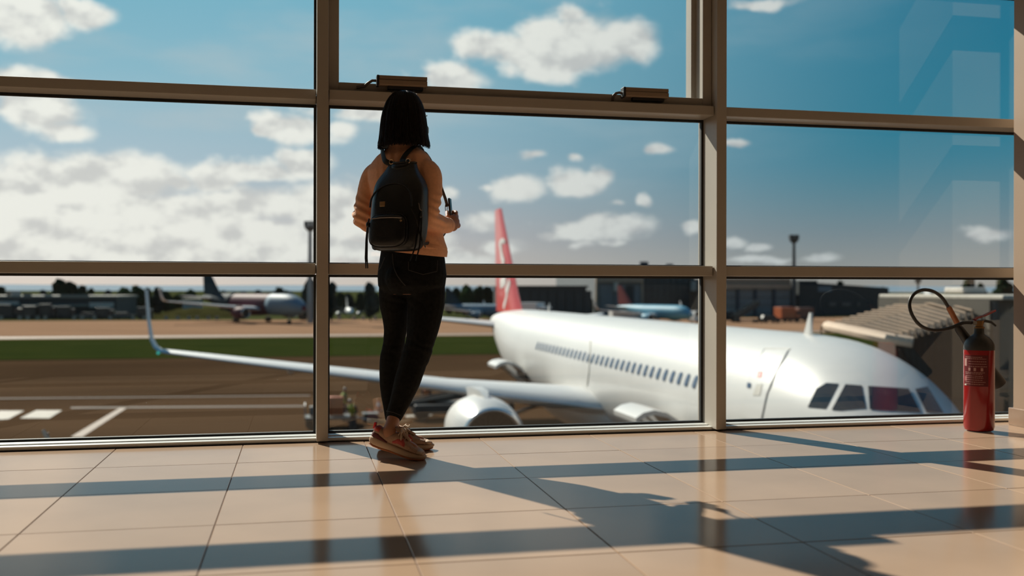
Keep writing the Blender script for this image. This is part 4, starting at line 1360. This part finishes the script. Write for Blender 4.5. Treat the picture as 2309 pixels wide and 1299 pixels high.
def head(mb):
    mb.ball((0, -.012, .030), (.072, .090, .083), HM, 24, 16)
    mb.ball((0, .030, -.030), (.057, .060, .075), HM, 24, 16)
    mb.ball((0, .046, -.078), (.038, .040, .032), HM, 16, 12)
    mb.ball((0, .012, -.070), (.048, .050, .035), HM, 16, 12)
    mb.loft([[(x * w, y, z) for x, y in ((-1, 0), (1, 0), (.4, .0))] for w, y, z in ((.004, 0, 0), (.004, 0, 0))], M=HM) if False else None
    mb.ball((0, .094, -.020), (.010, .016, .022), HM, 12, 8)
    mb.ball((0, .100, -.030), (.014, .012, .010), HM, 12, 8)
    mb.ball((0, .082, .020), (.042, .012, .010), HM, 14, 8)
    mb.ball((0, .087, -.058), (.021, .010, .006), HM, 12, 8)
    mb.ball((0, .086, -.068), (.018, .010, .006), HM, 12, 8)
    for s in (-1, 1):
        mb.ball((s * .072, -.006, -.012), (.008, .020, .030), HM, 12, 8)
        mb.ball((s * .036, .064, -.028), (.022, .020, .022), HM, 12, 8)


def hand(mb, w, f, s, up):
    """fist: w wrist point, f direction to the knuckles, s from little finger to thumb side, up palm normal (fingers curl to it)"""
    f, s, up = f.normalized(), s.normalized(), up.normalized()
    c = w + f * .045
    B = Matrix((f, s, up)).transposed().to_4x4() @ Matrix.Scale(1.12, 4); B.translation = c
    mb.ball((0, 0, 0), (.044, .038, .017), B, 16, 12)
    mb.ball((-.03, 0, 0), (.028, .028, .018), B, 14, 10)
    for k, (yy, L) in enumerate(((-.030, .80), (-.010, .95), (.011, 1.0), (.030, .93))):
        a = [(.036, yy, .002), (.058, yy, .012 * L), (.056 + .01 * L, yy * .95, .034 * L), (.036, yy * .92, .046 * L), (.018, yy * .92, .038 * L), (.014, yy * .92, .026)]
        limb(mb, [(B @ Vector(p), r) for p, r in zip(a, (.0095, .0098, .0092, .0088, .0080, .0068))], 10, 3)
    t = [(-.020, .030, .010), (.004, .044, .022), (.024, .040, .036), (.036, .026, .045), (.038, .014, .048)]
    limb(mb, [(B @ Vector(p), r) for p, r in zip(t, (.013, .0115, .010, .0092, .007))], 10, 3)
    return B


# body
bd = MB()
torso(bd, -.006)
hips(bd, -.006)
for seq in (ARM_R, ARM_L):
    limb(bd, W(seq, -.007))
wr, wl = at(1012, 509, 4.745), at(905, 498, 5.04)
hr = (at(1029, 498, 4.80) - wr)
BR = hand(bd, wr, hr, Vector((-.15, .25, 1)), Vector((-.75, .55, .05)))
limb(bd, [(at(1004, 508, 4.715), .027), (wr, .022), (wr + hr.normalized() * .03, .022)], 12, 4)
hand(bd, wl, at(935, 486, 5.06) - wl, Vector((.1, .2, 1)), Vector((.1, -.9, .1)))
limb(bd, [(at(890, 502, 5.0), .027), (wl, .022), (wl + Vector((.02, .01, .005)), .022)], 12, 4)
for seq in (LEG_R, LEG_L):
    limb(bd, W(seq, -.007))
limb(bd, [(at(910, 332, 4.735), .054), (at(911, 318, 4.74), .050), (at(913, 300, 4.745), .052)], 16, 4)
head(bd)
# feet frames
def foot_frame(heel, toe):
    x = (toe - heel).normalized()
    y = UP.cross(x).normalized()
    z = x.cross(y)
    M = Matrix((x, y, z)).transposed().to_4x4(); M.translation = heel
    return M


FR = foot_frame(at(837, 1003, 4.635), at(936, 1034.5, 4.552))
hl = Vector((.385, 4.875, 0.0))
FL = foot_frame(hl, Vector((.640, 4.822, 0.0)))
for FM, a in ((FR, at(890, 936, 4.65)), (FL, at(886, 942, 4.825))):
    k = FM @ Vector((.070, 0, .085))
    limb(bd, [(a, .032), (a.lerp(k, .5), .0305), (k, .033), (FM @ Vector((.07, 0, .06)), .034)], 14, 4)
    limb(bd, [(FM @ Vector((.05, 0, .065)), .028), (FM @ Vector((.13, 0, .055)), .028), (FM @ Vector((.20, 0, .045)), .022)], 12, 4)
body = put('body', organic(bd, .0045, 3), M_SKIN, PER)
for s in (-1, 1):
    e = MB().ball((s * .030, .0795, .002), (.012, .009, .008), HM, 14, 10).build('eye', mat('eye_white', (.6, .58, .55), .2), PER, 'all')
    MB().ball((s * .030, .0865, .002), (.005, .003, .005), HM, 10, 8).build('iris', mat('brown_iris', (.03, .015, .008), .1), e, 'all')
    MB().tube([(s * .016, .090, .018), (s * .030, .092, .023), (s * .046, .084, .019)], .003, 6, M=HM).build('eyebrow', M_HAIR, PER, True)
# light blue face mask over nose and mouth
mk = MB()
rr = []
for z, r in ((-.018, .086), (-.035, .098), (-.055, .098), (-.078, .090), (-.098, .076)):
    rr.append([(r * .78 * math.sin(a), .012 + (r + .012 * math.cos(a * 2)) * math.cos(a), z) for a in [(-1.15 + 2.3 * k / 14) for k in range(15)]])
mk.loft(rr, cap=False, closed=False, M=HM)
mask = mk.build('face_mask', mat('pale_blue_mask', (.32, .48, .58), .8), PER, 'all')
for s in (-1, 1):
    MB().tube([(s * .060, .055, -.03), (s * .074, .02, -.004), (s * .082, -.006, .018), (s * .078, -.02, -.01), (s * .060, .05, -.085)], .0016, 5, M=HM).build('ear_loop', mat('white_elastic', (.6, .6, .6), .7), mask, True)

# sweater
sw = MB()
torso(sw, .004, 0, 11)
for seq in (ARM_R, ARM_L):
    limb(sw, W(seq, .002), 18)


def knit_fold(p):
    e = at(972, 478, 4.60)
    q = math.exp(-((p - e).length / .085) ** 2)
    e2 = at(822, 490, 4.79)
    q += math.exp(-((p - e2).length / .08) ** 2)
    e3 = at(950, 552, 4.62)
    q3 = math.exp(-((p - e3).length / .10) ** 2)
    f = .0016 * noise.noise(Vector((p.x * 9, p.y * 9, p.z * 16)))
    f += q * .0075 * math.sin((p.z * 1.0 + p.x * .55 - p.y * .35) * 155 + 2 * noise.noise(p * 12))
    f += q3 * .005 * math.sin((p.z + p.x * .5) * 120)
    # vertical gathers between the shoulder blades
    e4 = at(905, 375, 4.63)
    q4 = math.exp(-((p - e4).length / .09) ** 2)
    f += q4 * .0035 * math.sin(p.dot(RT) * 150 + p.z * 30)
    return f


sweater = put('sweater', organic(sw, .0042, 4, knit_fold), M_KNIT, PER)
SWB = BVHTree.FromPolygons([v.co.copy() for v in sweater.data.vertices], [tuple(p.vertices) for p in sweater.data.polygons])


def hug(pts, off=.008):
    """lift a strap path clear of the sweater"""
    out = []
    for p in pts:
        h, n, _, d = SWB.find_nearest(p)
        s_ = (p - h).dot(n)
        out.append(h + n * off if s_ < off else p)
    return out


# ribbed edges
for seq, nm in ((ARM_R, 'cuff'), (ARM_L, 'cuff')):
    a, b = at(*seq[-2][0]), at(*seq[-1][0])
    d = (b - a).normalized()
    MB().tube([b - d * .030, b - d * .014, b + d * .012], [seq[-1][1] + .004, seq[-1][1] + .001, seq[-1][1] - .002], 20).build(nm, M_KNIT, sweater, True)
hm = [ring(930, 547, 4.72, .1660, .125, 72), ring(930, 559, 4.72, .1715, .1295, 72), ring(930, 571, 4.72, .168, .126, 72)]
for r in hm:
    for p in r:
        p.z += -.020 * ((p - Vector((.528, 4.72, p.z))).dot(RT) / .17)
MB().loft(hm, cap=False).build('hem_band', M_KNIT, sweater, 'all')
MB().loft([ring(910, 329, 4.737, .064, .061, 40), ring(911, 321, 4.739, .0600, .0595, 40), ring(911.5, 314, 4.742, .057, .057, 40)], cap=False).build('collar', M_KNIT, sweater, 'all')

# jeans
jn = MB()
hips(jn, .002)
for seq in (LEG_R, LEG_L):
    limb(jn, W(seq, .001), 18)


def denim_fold(p):
    f = .0012 * noise.noise(Vector((p.x * 10, p.y * 10, p.z * 22)))
    for c, w, a in (((944, 792, 4.62), .07, .0050), ((890, 790, 4.78), .06, .0035), ((930, 665, 4.62), .07, .0030), ((895, 672, 4.70), .06, .003), ((900, 905, 4.62), .05, .003)):
        q = math.exp(-((p - at(*c)).length / w) ** 2)
        f += q * a * .6 * math.sin((p.z + .35 * p.x) * 120 + 3.5 * noise.noise(p * 14))
    return f


jmesh = organic(jn, .0042, 3, denim_fold)
jeans = put('jeans', jmesh, M_JEAN, PER)
JB_ = BVHTree.FromPolygons([v.co.copy() for v in jmesh.vertices], [tuple(p.vertices) for p in jmesh.polygons])


def stitch(pts, nm, r=.0016, m=None, off=.0):
    ps = []
    for i in range(len(pts) - 1):
        for k in range(6):
            u = k / 6
            x, y = pts[i][0] + (pts[i + 1][0] - pts[i][0]) * u, pts[i][1] + (pts[i + 1][1] - pts[i][1]) * u
            h, n, _, _ = JB_.ray_cast(Vector((0, 0, EYE)), ray(x, y).normalized())
            if h is not None: ps.append(h)
    if len(ps) > 2:
        MB().tube(ps, r, 6).build(nm, m or mat('dark_grey_thread', (.05, .05, .05), .8), jeans, True)


stitch([(885, 572), (886, 590), (889, 606), (896, 622), (905, 634), (916, 646)], 'seat_seam', .0025)
stitch([(921, 590), (921, 609), (954, 619), (985, 612), (987, 582)], 'pocket_stitching')
stitch([(868, 580), (858, 604), (851, 612)], 'pocket_stitching')
stitch([(872, 927), (888, 930), (907, 938)], 'hem_stitching')

# hair: chin-length bob
hb = MB()
HAIR = [(.131, .010, .011, 0), (.127, .030, .034, 0), (.117, .048, .054, 0), (.100, .064, .071, 0), (.074, .079, .087, 20), (.036, .092, .101, 40), (-.004, .100, .109, 50), (-.045, .106, .113, 52), (-.075, .110, .115, 52), (-.100, .115, .117, 50), (-.118, .119, .118, 48), (-.134, .120, .118, 46)]
NA = 120
orings = []
for i, (z, a, b, w) in enumerate(HAIR):
    r = []
    for k in range(NA):
        u = k / (NA - 1) if w else k / NA
        ph = math.radians(w) + (2 * PI - 2 * math.radians(w)) * u
        g = 1 + .020 * noise.noise(Vector((ph * 6, z * 3, 1.3))) + .016 * noise.noise(Vector((ph * 20, z * 2, 4.1)))
        zz = z + (.010 * noise.noise(Vector((ph * 5, 0, 7))) + .007 * noise.noise(Vector((ph * 22, 0, 9))) if i >= len(HAIR) - 2 else 0)
        r.append((a * g * math.sin(ph), -.016 + b * g * math.cos(ph), zz))
    orings.append(r)
irings = [[(x * .90, -.016 + (y + .016) * .90, z if i > len(HAIR) - 3 else z - .010) for x, y, z in r] for i, r in enumerate(orings)]
n = NA
vs_ = [p for r in orings for p in r] + [p for r in irings for p in r]
o2 = len(orings) * n
fs = []
for i in range(len(orings) - 1):
    for j in range(n - 1):
        a = i * n + j
        fs.append((a, a + 1, a + 1 + n, a + n)); fs.append((o2 + a, o2 + a + n, o2 + a + n + 1, o2 + a + 1))
    if HAIR[i][3] == 0 and HAIR[i + 1][3] == 0:
        a = i * n
        fs.append((a + n - 1, a, a + n, a + 2 * n - 1)); fs.append((o2 + a + n - 1, o2 + a + 2 * n - 1, o2 + a + n, o2 + a))
    else:
        a = i * n
        fs.append((a, a + n, o2 + a + n, o2 + a)); fs.append((a + n - 1, o2 + a + n - 1, o2 + a + 2 * n - 1, a + 2 * n - 1))
i = len(orings) - 1
fs += [(i * n + j, o2 + i * n + j, o2 + i * n + j + 1, i * n + j + 1) for j in range(n - 1)]
fs.append(tuple(range(n)))
hb.add(vs_, fs, HM)
hair = hb.build('hair', M_HAIR, PER, 'all')
st_ = MB()
rh = random.Random(11)
for q in range(700):
    ph = math.radians(rh.uniform(52, 308))
    i0 = rh.choice((1, 2, 2, 3, 3, 4, 5, 6))
    off = 1 + rh.uniform(.0, .035)
    pts = []
    for i in range(i0, len(HAIR)):
        z, a, b, w = HAIR[i]
        o_ = off + (.03 * rh.random() if i > 9 else 0)
        pts.append(HM @ Vector((a * o_ * math.sin(ph), -.016 + b * o_ * math.cos(ph), z)))
        ph += rh.uniform(-.012, .012)
    pts.append(HM @ Vector((a * off * math.sin(ph) * rh.uniform(.95, 1.06), -.016 + b * off * math.cos(ph) * rh.uniform(.95, 1.06), -.137 - rh.random() * .012)))
    st_.tube(pts, [.0016] * (len(pts) - 1) + [.0004], 3, cap=False)
for q in range(26):     # stray hairs at the crown
    a = rh.uniform(0, 2 * PI)
    p0 = Vector((.05 * math.cos(a), -.016 + .06 * math.sin(a), .117))
    st_.tube([HM @ p0, HM @ (p0 + Vector((rh.uniform(-.01, .01), rh.uniform(-.01, .01), .006))), HM @ (p0 + Vector((rh.uniform(-.03, .03), rh.uniform(-.03, .03), rh.uniform(.006, .022))))], [.0006, .0005, .0003], 3, cap=False)
so_ = st_.build('hair_strands', M_HAIR, hair, 'all')
so_['kind'] = 'stuff'

# shoes
M_SOLE = mat('cream_foam_sole', (.50, .36, .25), .7, 0, .06, 20)
M_UPP = mat('beige_mesh_upper', (.42, .26, .18), .85, 0, .12, 160, bump=.15, bscale=600)
M_MAR = mat('maroon_suede', (.10, .022, .022), .85, 0, .1, 60)
M_COR = mat('coral_overlay', (.45, .06, .05), .6, 0, .1, 40)
M_LACE = mat('cream_lace', (.60, .45, .33), .7)
M_TABR = mat('bright_red_tab', (.75, .02, .03), .5)
M_OUTS = mat('orange_brown_outsole', (.40, .14, .05), .6)


def shoe(FM, side, label):
    r = empty('sneaker', FM @ Vector((.12, 0, 0)), label, 'shoe', 'pair of sneakers the person wears')
    def sec(x, hw, z0, z1, pw=2.6, n=24, dy=0):
        c, h = (z0 + z1) / 2, (z1 - z0) / 2
        return [(x, dy + hw * math.copysign(abs(math.cos(t)) ** (2 / pw), math.cos(t)), c + h * math.copysign(abs(math.sin(t)) ** (2 / pw), math.sin(t))) for t in [2 * PI * k / n for k in range(n)]]
    L = [(-.010, .016, .020, .040), (-.004, .029, .012, .048), (.02, .038, .006, .050), (.06, .0395, .004, .046), (.10, .038, .005, .040), (.14, .041, .003, .036), (.18, .0465, .0025, .033), (.215, .046, .003, .031), (.245, .037, .008, .031), (.262, .022, .014, .030), (.268, .008, .020, .027)]
    MB().loft([sec(x, w, a, b, 3.5) for x, w, a, b in L], M=FM).build('midsole', M_SOLE, r, 'all')
    MB().loft([sec(x, w * .93, a - .006, a + .006, 3.5) for x, w, a, b in L[1:-1]], M=FM).build('outsole', M_OUTS, r, 'all')
    U = [(.000, .020, .03, .085), (.012, .029, .03, .096), (.035, .033, .03, .090), (.065, .034, .03, .082), (.095, .035, .03, .088), (.120, .037, .03, .094), (.145, .040, .03, .083), (.175, .043, .028, .069), (.205, .0425, .027, .057), (.230, .037, .026, .050), (.250, .026, .025, .042), (.258, .014, .025, .036)]
    MB().loft([sec(x, w, a, b, 2.5) for x, w, a, b in U], M=FM).build('upper', M_UPP, r, 'all')
    MB().loft([sec(x, w + .0025, a, b, 2.5) for x, w, a, b in ((-.003, .019, .035, .068), (.008, .028, .035, .078), (.030, .0335, .035, .074), (.055, .035, .035, .060), (.080, .0355, .034, .046))], M=FM).build('heel_counter', M_MAR, r, 'all')
    MB().loft([sec(x, w + .002, a, b, 2.5) for x, w, a, b in ((.001, .019, .070, .092), (.012, .0285, .070, .0985), (.030, .032, .068, .0925))], M=FM).build('heel_collar', M_COR, r, 'all')
    MB().loft([sec(x, w + .0025, a, b, 2.5) for x, w, a, b in ((.105, .0355, .042, .060), (.125, .0375, .040, .082), (.150, .0405, .038, .080), (.166, .0425, .037, .068))], M=FM).build('side_overlay', M_COR, r, 'all')
    MB().loft([sec(x, w + .0025, a, b, 2.5) for x, w, a, b in ((.228, .037, .028, .0505), (.245, .029, .027, .045), (.256, .016, .027, .037))], M=FM).build('toe_cap', M_SOLE, r, 'all')
    MB().rbox(-.010, .001, -.009, .009, .078, .108, .003, FM).build('pull_tab', M_TABR, r, True)
    MB().loft([[(x, y, z + dz) for y, dz in ((-.022, 0), (0, .008), (.022, 0), (.0, -.012))] for x, z in ((.098, .112), (.115, .106), (.150, .088), (.175, .074))], M=FM).build('tongue', M_UPP, r, 'all')
    lz = lambda x: .104 - (x - .115) * .60
    for k, x in enumerate((.122, .138, .154, .170)):
        MB().tube([(x, -.026, lz(x) - .014), (x + .002, -.012, lz(x) + .004), (x + .004, .012, lz(x) + .004), (x + .002, .026, lz(x) - .014)], .0028, 6, M=FM).build('lace', M_LACE, r, True)
    for s, e in ((-1, .0), (1, .01)):
        MB().tube([(.118, 0, .112), (.130, s * .020, .122), (.146, s * .036 + e, .118), (.136, s * .028, .104), (.120, 0, .108)], .003, 6, M=FM).build('lace_bow', M_LACE, r, True)
        MB().tube([(.118, 0, .110), (.132, s * .026, .100), (.142, s * .036, .072), (.150, s * .040, .054)], .0026, 6, M=FM).build('lace_end', M_LACE, r, True)
    return r


shoe(FR, 1, 'right sneaker with lifted heel and bright red pull tab')
shoe(FL, -1, 'left sneaker flat on the floor behind the lifted one')

# ------------------------------------------------------------------ backpack
M_LEA = mat('black_leather', (.010, .010, .0105), .33, 0, .25, 14, bump=.10, bscale=90)
M_LEA2 = mat('black_webbing', (.008, .008, .009), .6)
M_GOLD = mat('gold_hardware', (.60, .38, .20), .3, 1.0)
M_ZIP = mat('grey_metal_zip', (.25, .22, .20), .35, .9)
tc0 = at(924, 572, 4.72)
PB = Vector((tc0.x, tc0.y, .952)) - FW * .200 + RT * .050
PU = (UP + FW * .10).normalized()
BM_ = Matrix((RT, -FW, PU)).transposed().to_4x4(); BM_.translation = PB
BP = empty('backpack', PB, 'black leather backpack with front pocket worn on the back', 'backpack')


def prng(h, hw, hd, n=40, pw=3.2, da=0, db=0):
    return [(da + hw * math.copysign(abs(math.cos(t)) ** (2 / pw), math.cos(t)), db + hd * math.copysign(abs(math.sin(t)) ** (2 / pw), math.sin(t)), h) for t in [2 * PI * k / n for k in range(n)]]


bk = MB()
PR = [(0, .085, .045, 0, 0), (.012, .110, .064, 0, 0), (.04, .126, .076, 0, 0), (.10, .132, .083, 0, 0), (.17, .133, .083, 0, 0), (.23, .132, .080, 0, 0), (.285, .129, .074, -.002, -.002), (.325, .117, .063, -.006, -.008), (.358, .095, .048, -.010, -.016), (.385, .076, .038, -.012, -.024), (.412, .068, .034, -.012, -.028), (.405, .062, .029, -.012, -.028), (.37, .055, .023, -.012, -.028)]
rg = [prng(h, a, b, 48, 3.0, da, db) for h, a, b, da, db in PR]
for i, r in enumerate(rg):
    for k, p in enumerate(r):
        q = Vector(p)
        amp = .0045 if i > 5 else .0025
        d = amp * noise.noise(Vector((p[0] * 22, p[1] * 22, p[2] * 16)))
        r[k] = (p[0] * (1 + d * 12), p[1] * (1 + d * 12), p[2])
bk.loft(rg, cap=True, M=BM_)
main = bk.build('main_bag', M_LEA, BP, 'all')
sub = main.modifiers.new('s', 'SUBSURF'); sub.levels = 1; sub.render_levels = 2
# front pocket
pk = MB()
rr = []
for b_, sc in ((.066, 1.0), (.092, 1.0), (.104, .97), (.110, .88), (.111, .5)):
    r = []
    for t in [2 * PI * k / 40 for k in range(40)]:
        ct, st = math.cos(t), math.sin(t)
        a_ = .094 * sc * math.copysign(abs(ct) ** (2 / 3.6), ct)
        h_ = .092 + .074 * sc * math.copysign(abs(st) ** (2 / 3.6), st)
        r.append((a_, b_, h_))
    rr.append(r)
pk.loft(rr, M=BM_)
pocket = pk.build('front_pocket', M_LEA, BP, 'all')
edge = [(.096 * math.copysign(abs(math.cos(t)) ** (2 / 3.6), math.cos(t)), .094, .092 + .076 * math.copysign(abs(math.sin(t)) ** (2 / 3.6), math.sin(t))) for t in [2 * PI * k / 48 for k in range(49)]]
MB().tube(edge, .0035, 6, M=BM_).build('piping', M_LEA, pocket, True)
MB().tube([(-.078, .111, .146), (-.03, .1135, .149), (.03, .1135, .149), (.078, .111, .146)], .0028, 6, M=BM_).build('zipper', M_ZIP, pocket, True)
MB().lathe([(.0055, 0), (.0045, .003), (.001, .004)], 12, BM_ @ Matrix.Translation((.074, .111, .134)) @ Matrix.Rotation(-PI / 2, 4, 'X')).build('rivet', M_GOLD, pocket, True)
# arched main zip
arch = []
for k in range(25):
    t = PI * k / 24
    a_ = -.108 * math.cos(t)
    h_ = .200 + .110 * math.sin(t) ** .8
    arch.append((a_, .0800 - .016 * max(0, (h_ - .24) / .07), h_))
MB().tube(arch, .004, 6, M=BM_).build('main_zipper', M_LEA2, BP, True)
MB().rbox(-.058, -.030, .075, .0815, .203, .226, .0015, BM_).build('metal_plate', M_GOLD, BP)
MB().tube([(-.012 + .068 * math.cos(t), -.028 + .034 * math.sin(t), .412) for t in [2 * PI * k / 32 for k in range(33)]], .004, 6, M=BM_).build('opening_rim', M_LEA, BP, True)
MB().tube([(-.056, .000, .400), (-.04, .014, .392), (-.012, .020, .388), (.02, .014, .394), (.036, .0, .408)], .010, 8, M=BM_, flat=.3, up=(0, 1, 0)).build('flap_strap', M_LEA, BP, True)
for s in (-1, 1):
    MB().tube([(-.012 + s * .044 + .011 * math.cos(t), .002, .418 + .011 * math.sin(t)) for t in [2 * PI * k / 16 for k in range(17)]], .0022, 6, M=BM_).build('strap_ring', M_GOLD, BP, True)
sdl = spline([(BM_ @ Vector((-.045, -.015, .405)), 1), (at(869, 364, 4.61), 1), (at(863, 348, 4.665), 1), (at(861, 341, 4.72), 1), (at(864, 350, 4.80), 1), (at(868, 395, 4.87), 1), (at(866, 450, 4.90), 1), (at(850, 520, 4.86), 1), (at(842, 556, 4.76), 1), (BM_ @ Vector((-.10, -.04, .03)), 1)], 5)
MB().tube(hug([p for p, r in sdl]), .0130, 8, flat=.22, up=tuple(FW)).build('shoulder_strap', M_LEA2, BP, True)
sdr = spline([(BM_ @ Vector((.028, -.01, .412)), 1), (at(905, 362, 4.595), 1), (at(921, 345, 4.635), 1), (at(938, 336, 4.68), 1), (at(951, 340, 4.735), 1), (at(968, 362, 4.775), 1), (at(988, 405, 4.80), 1), (at(998, 432, 4.815), 1), (at(1005, 452, 4.82), 1), (at(1008, 466, 4.82), 1)], 5)
MB().tube(hug([p for p, r in sdr]), [.0130] * 26 + [.008] * (len(sdr) - 26), 8, flat=.25, up=tuple(FW)).build('shoulder_strap', M_LEA2, BP, True)
bl0 = at(1006, 460, 4.82)
MB().tube([bl0 + Vector((.005 * math.sin(t), 0, -.018 + .020 * math.cos(t))) for t in [2 * PI * k / 16 for k in range(17)]], .002, 6).build('strap_buckle', M_BLACKP, BP, True)
sd2 = spline([(at(1009, 477, 4.82), 1), (at(1015, 497, 4.82), 1), (at(1004, 524, 4.79), 1), (at(985, 545, 4.72), 1), (BM_ @ Vector((.115, -.03, .035)), 1)], 5)
MB().tube([p for p, r in sd2], .007, 8, flat=.3, up=tuple(FW)).build('lower_strap', M_LEA2, BP, True)


def tassel(a, nm, spread=.006):
    for s in (-1, 1):
        ps = [Vector(p) + Vector((s * spread * i / len(a), 0, 0)) for i, p in enumerate(a)]
        MB().tube(ps, [.0045] * (len(ps) - 1) + [.003], 6, M=BM_, flat=.4, up=(0, 1, 0)).build(nm, M_LEA, BP, True)
    MB().ball(Vector(a[1]), (.009, .009, .014), BM_, 10, 8).build('tassel_knot', M_LEA, BP, True)


tassel([(-.097, .100, .148), (-.100, .103, .120), (-.101, .105, .05), (-.098, .105, -.03), (-.092, .104, -.078)], 'pull_cord')
tassel([(.128, .035, .190), (.134, .040, .160), (.134, .044, .09), (.128, .046, .02), (.112, .050, -.045)], 'side_cord', .018)
MB().tube([(.122, .045, .215), (.128, .050, .205), (.132, .050, .190), (.136, .040, .182)], .003, 6, M=BM_).build('side_clip', M_ZIP, BP, True)
MB().tube([(.126, -.03, .02), (.131, .03, .08), (.120, .06, .15), (.10, .068, .19)], .0035, 6, M=BM_).build('side_piping', M_LEA, BP, True)

# phone held upright in the right hand
pc = at(1016, 476, 4.812)
ph_ = empty('phone', pc, 'dark smartphone held upright in the right hand', 'phone')
PM = Matrix.Translation(pc) @ Matrix.Rotation(math.radians(-5), 4, 'Y') @ Matrix.Rotation(math.radians(74), 4, 'Z')
MB().rbox(-.034, .034, -.0045, .0045, -.062, .062, .003, PM).build('phone_case', mat('dark_phone_case', (.012, .013, .014), .3), ph_, True)
MB().rbox(-.031, .031, .0043, .0054, -.058, .058, .0004, PM).build('screen', mat('dark_phone_screen', (.01, .03, .04), .05), ph_)
# bracelet at the cuff
wv = (wr - at(1004, 508, 4.715)).normalized()
br_ = Matrix.Translation(wr) @ wv.to_track_quat('Z', 'Y').to_matrix().to_4x4()
bo = MB().tube([br_ @ Vector((.027 * math.cos(t), .027 * math.sin(t), 0)) for t in [2 * PI * k / 20 for k in range(21)]], .0035, 6).build('bracelet', mat('tan_bracelet', (.55, .36, .24), .5), PER, True)

# ------------------------------------------------------------------ ground crew


def worker(px, py, rz, vest, trousers, label, bend=0.0, hat=None):
    g = ground(px, py, ZG)
    r = empty('person', (g.x, g.y, ZG), label, 'person', 'ground crew on the apron')
    M = Matrix.Translation((g.x, g.y, ZG)) @ Matrix.Rotation(rz, 4, 'Z')
    P = lambda x, y, z: M @ Vector((x, y + (bend * (z - .95) if z > .95 else 0), z - (.25 * bend * (z - .95) if z > .95 else 0)))
    b = MB()
    limb(b, [(P(0, 0, .92), .15), (P(0, .02, 1.15), .14), (P(0, 0, 1.36), .17), (P(0, 0, 1.45), .10)], 14, 4)
    limb(b, [(P(0, 0, 1.45), .06), (P(0, .01, 1.55), .055)], 10, 3)
    b.ball(P(0, .02, 1.64), (.078, .095, .115), None, 14, 10)
    b.ball(P(0, .115, 1.63), (.015, .02, .02), None, 8, 6)
    for s in (-1, 1):
        limb(b, [(P(s * .09, 0, .90), .095), (P(s * .11, .03, .50), .065), (P(s * .11, 0, .12), .05)], 12, 4)
        limb(b, [(P(s * .11, -.02, .06), .045), (P(s * .12, .12, .045), .04)], 10, 3)
        limb(b, [(P(s * .20, 0, 1.38), .065), (P(s * .25, .03, 1.12), .05), (P(s * .20, .22, 1.00), .04), (P(s * .17, .28, 1.0), .04)], 12, 4)
        for k in range(4):
            limb(b, [(P(s * .17 + .018 * (k - 1.5), .30, 1.0), .012), (P(s * .17 + .018 * (k - 1.5), .35, .985), .010)], 6, 2)
        limb(b, [(P(s * .14, .29, 1.01), .013), (P(s * .12, .33, 1.02), .011)], 6, 2)
    body_ = put('body', organic(b, .022, 2), trousers, r)
    v = MB()
    limb(v, [(P(0, 0, .98), .165), (P(0, .02, 1.15), .158), (P(0, 0, 1.36), .185), (P(0, 0, 1.43), .12)], 14, 4)
    put('safety_vest', organic(v, .02, 2), vest, r)
    MB().ball(P(0, .02, 1.645), (.082, .098, .112), None, 14, 10).build('head', M_SKIN, r, 'all')
    MB().lathe([(.10, 0), (.095, .05), (.06, .10), (.01, .115)], 14, Matrix.Translation(P(0, .01, 1.665))).build('cap', hat or M_VD, r, True)
    return r


M_HIV = mat('hi_vis_yellow', (.30, .34, .02), .7)
M_HIVO = mat('hi_vis_orange', (.45, .10, .02), .7)
M_NAVYC = mat('navy_workwear', (.015, .018, .025), .8)
worker(775, 950, math.radians(-70), M_HIV, M_NAVYC, 'ground worker in yellow vest standing behind the dolly', .1)
worker(797, 978, math.radians(150), M_HIV, M_NAVYC, 'ground worker in yellow vest leaning forward, nearest the window', .45)
worker(962, 936, math.radians(160), M_HIVO, M_NAVYC, 'ground worker in orange vest beside the belt loader', .0)
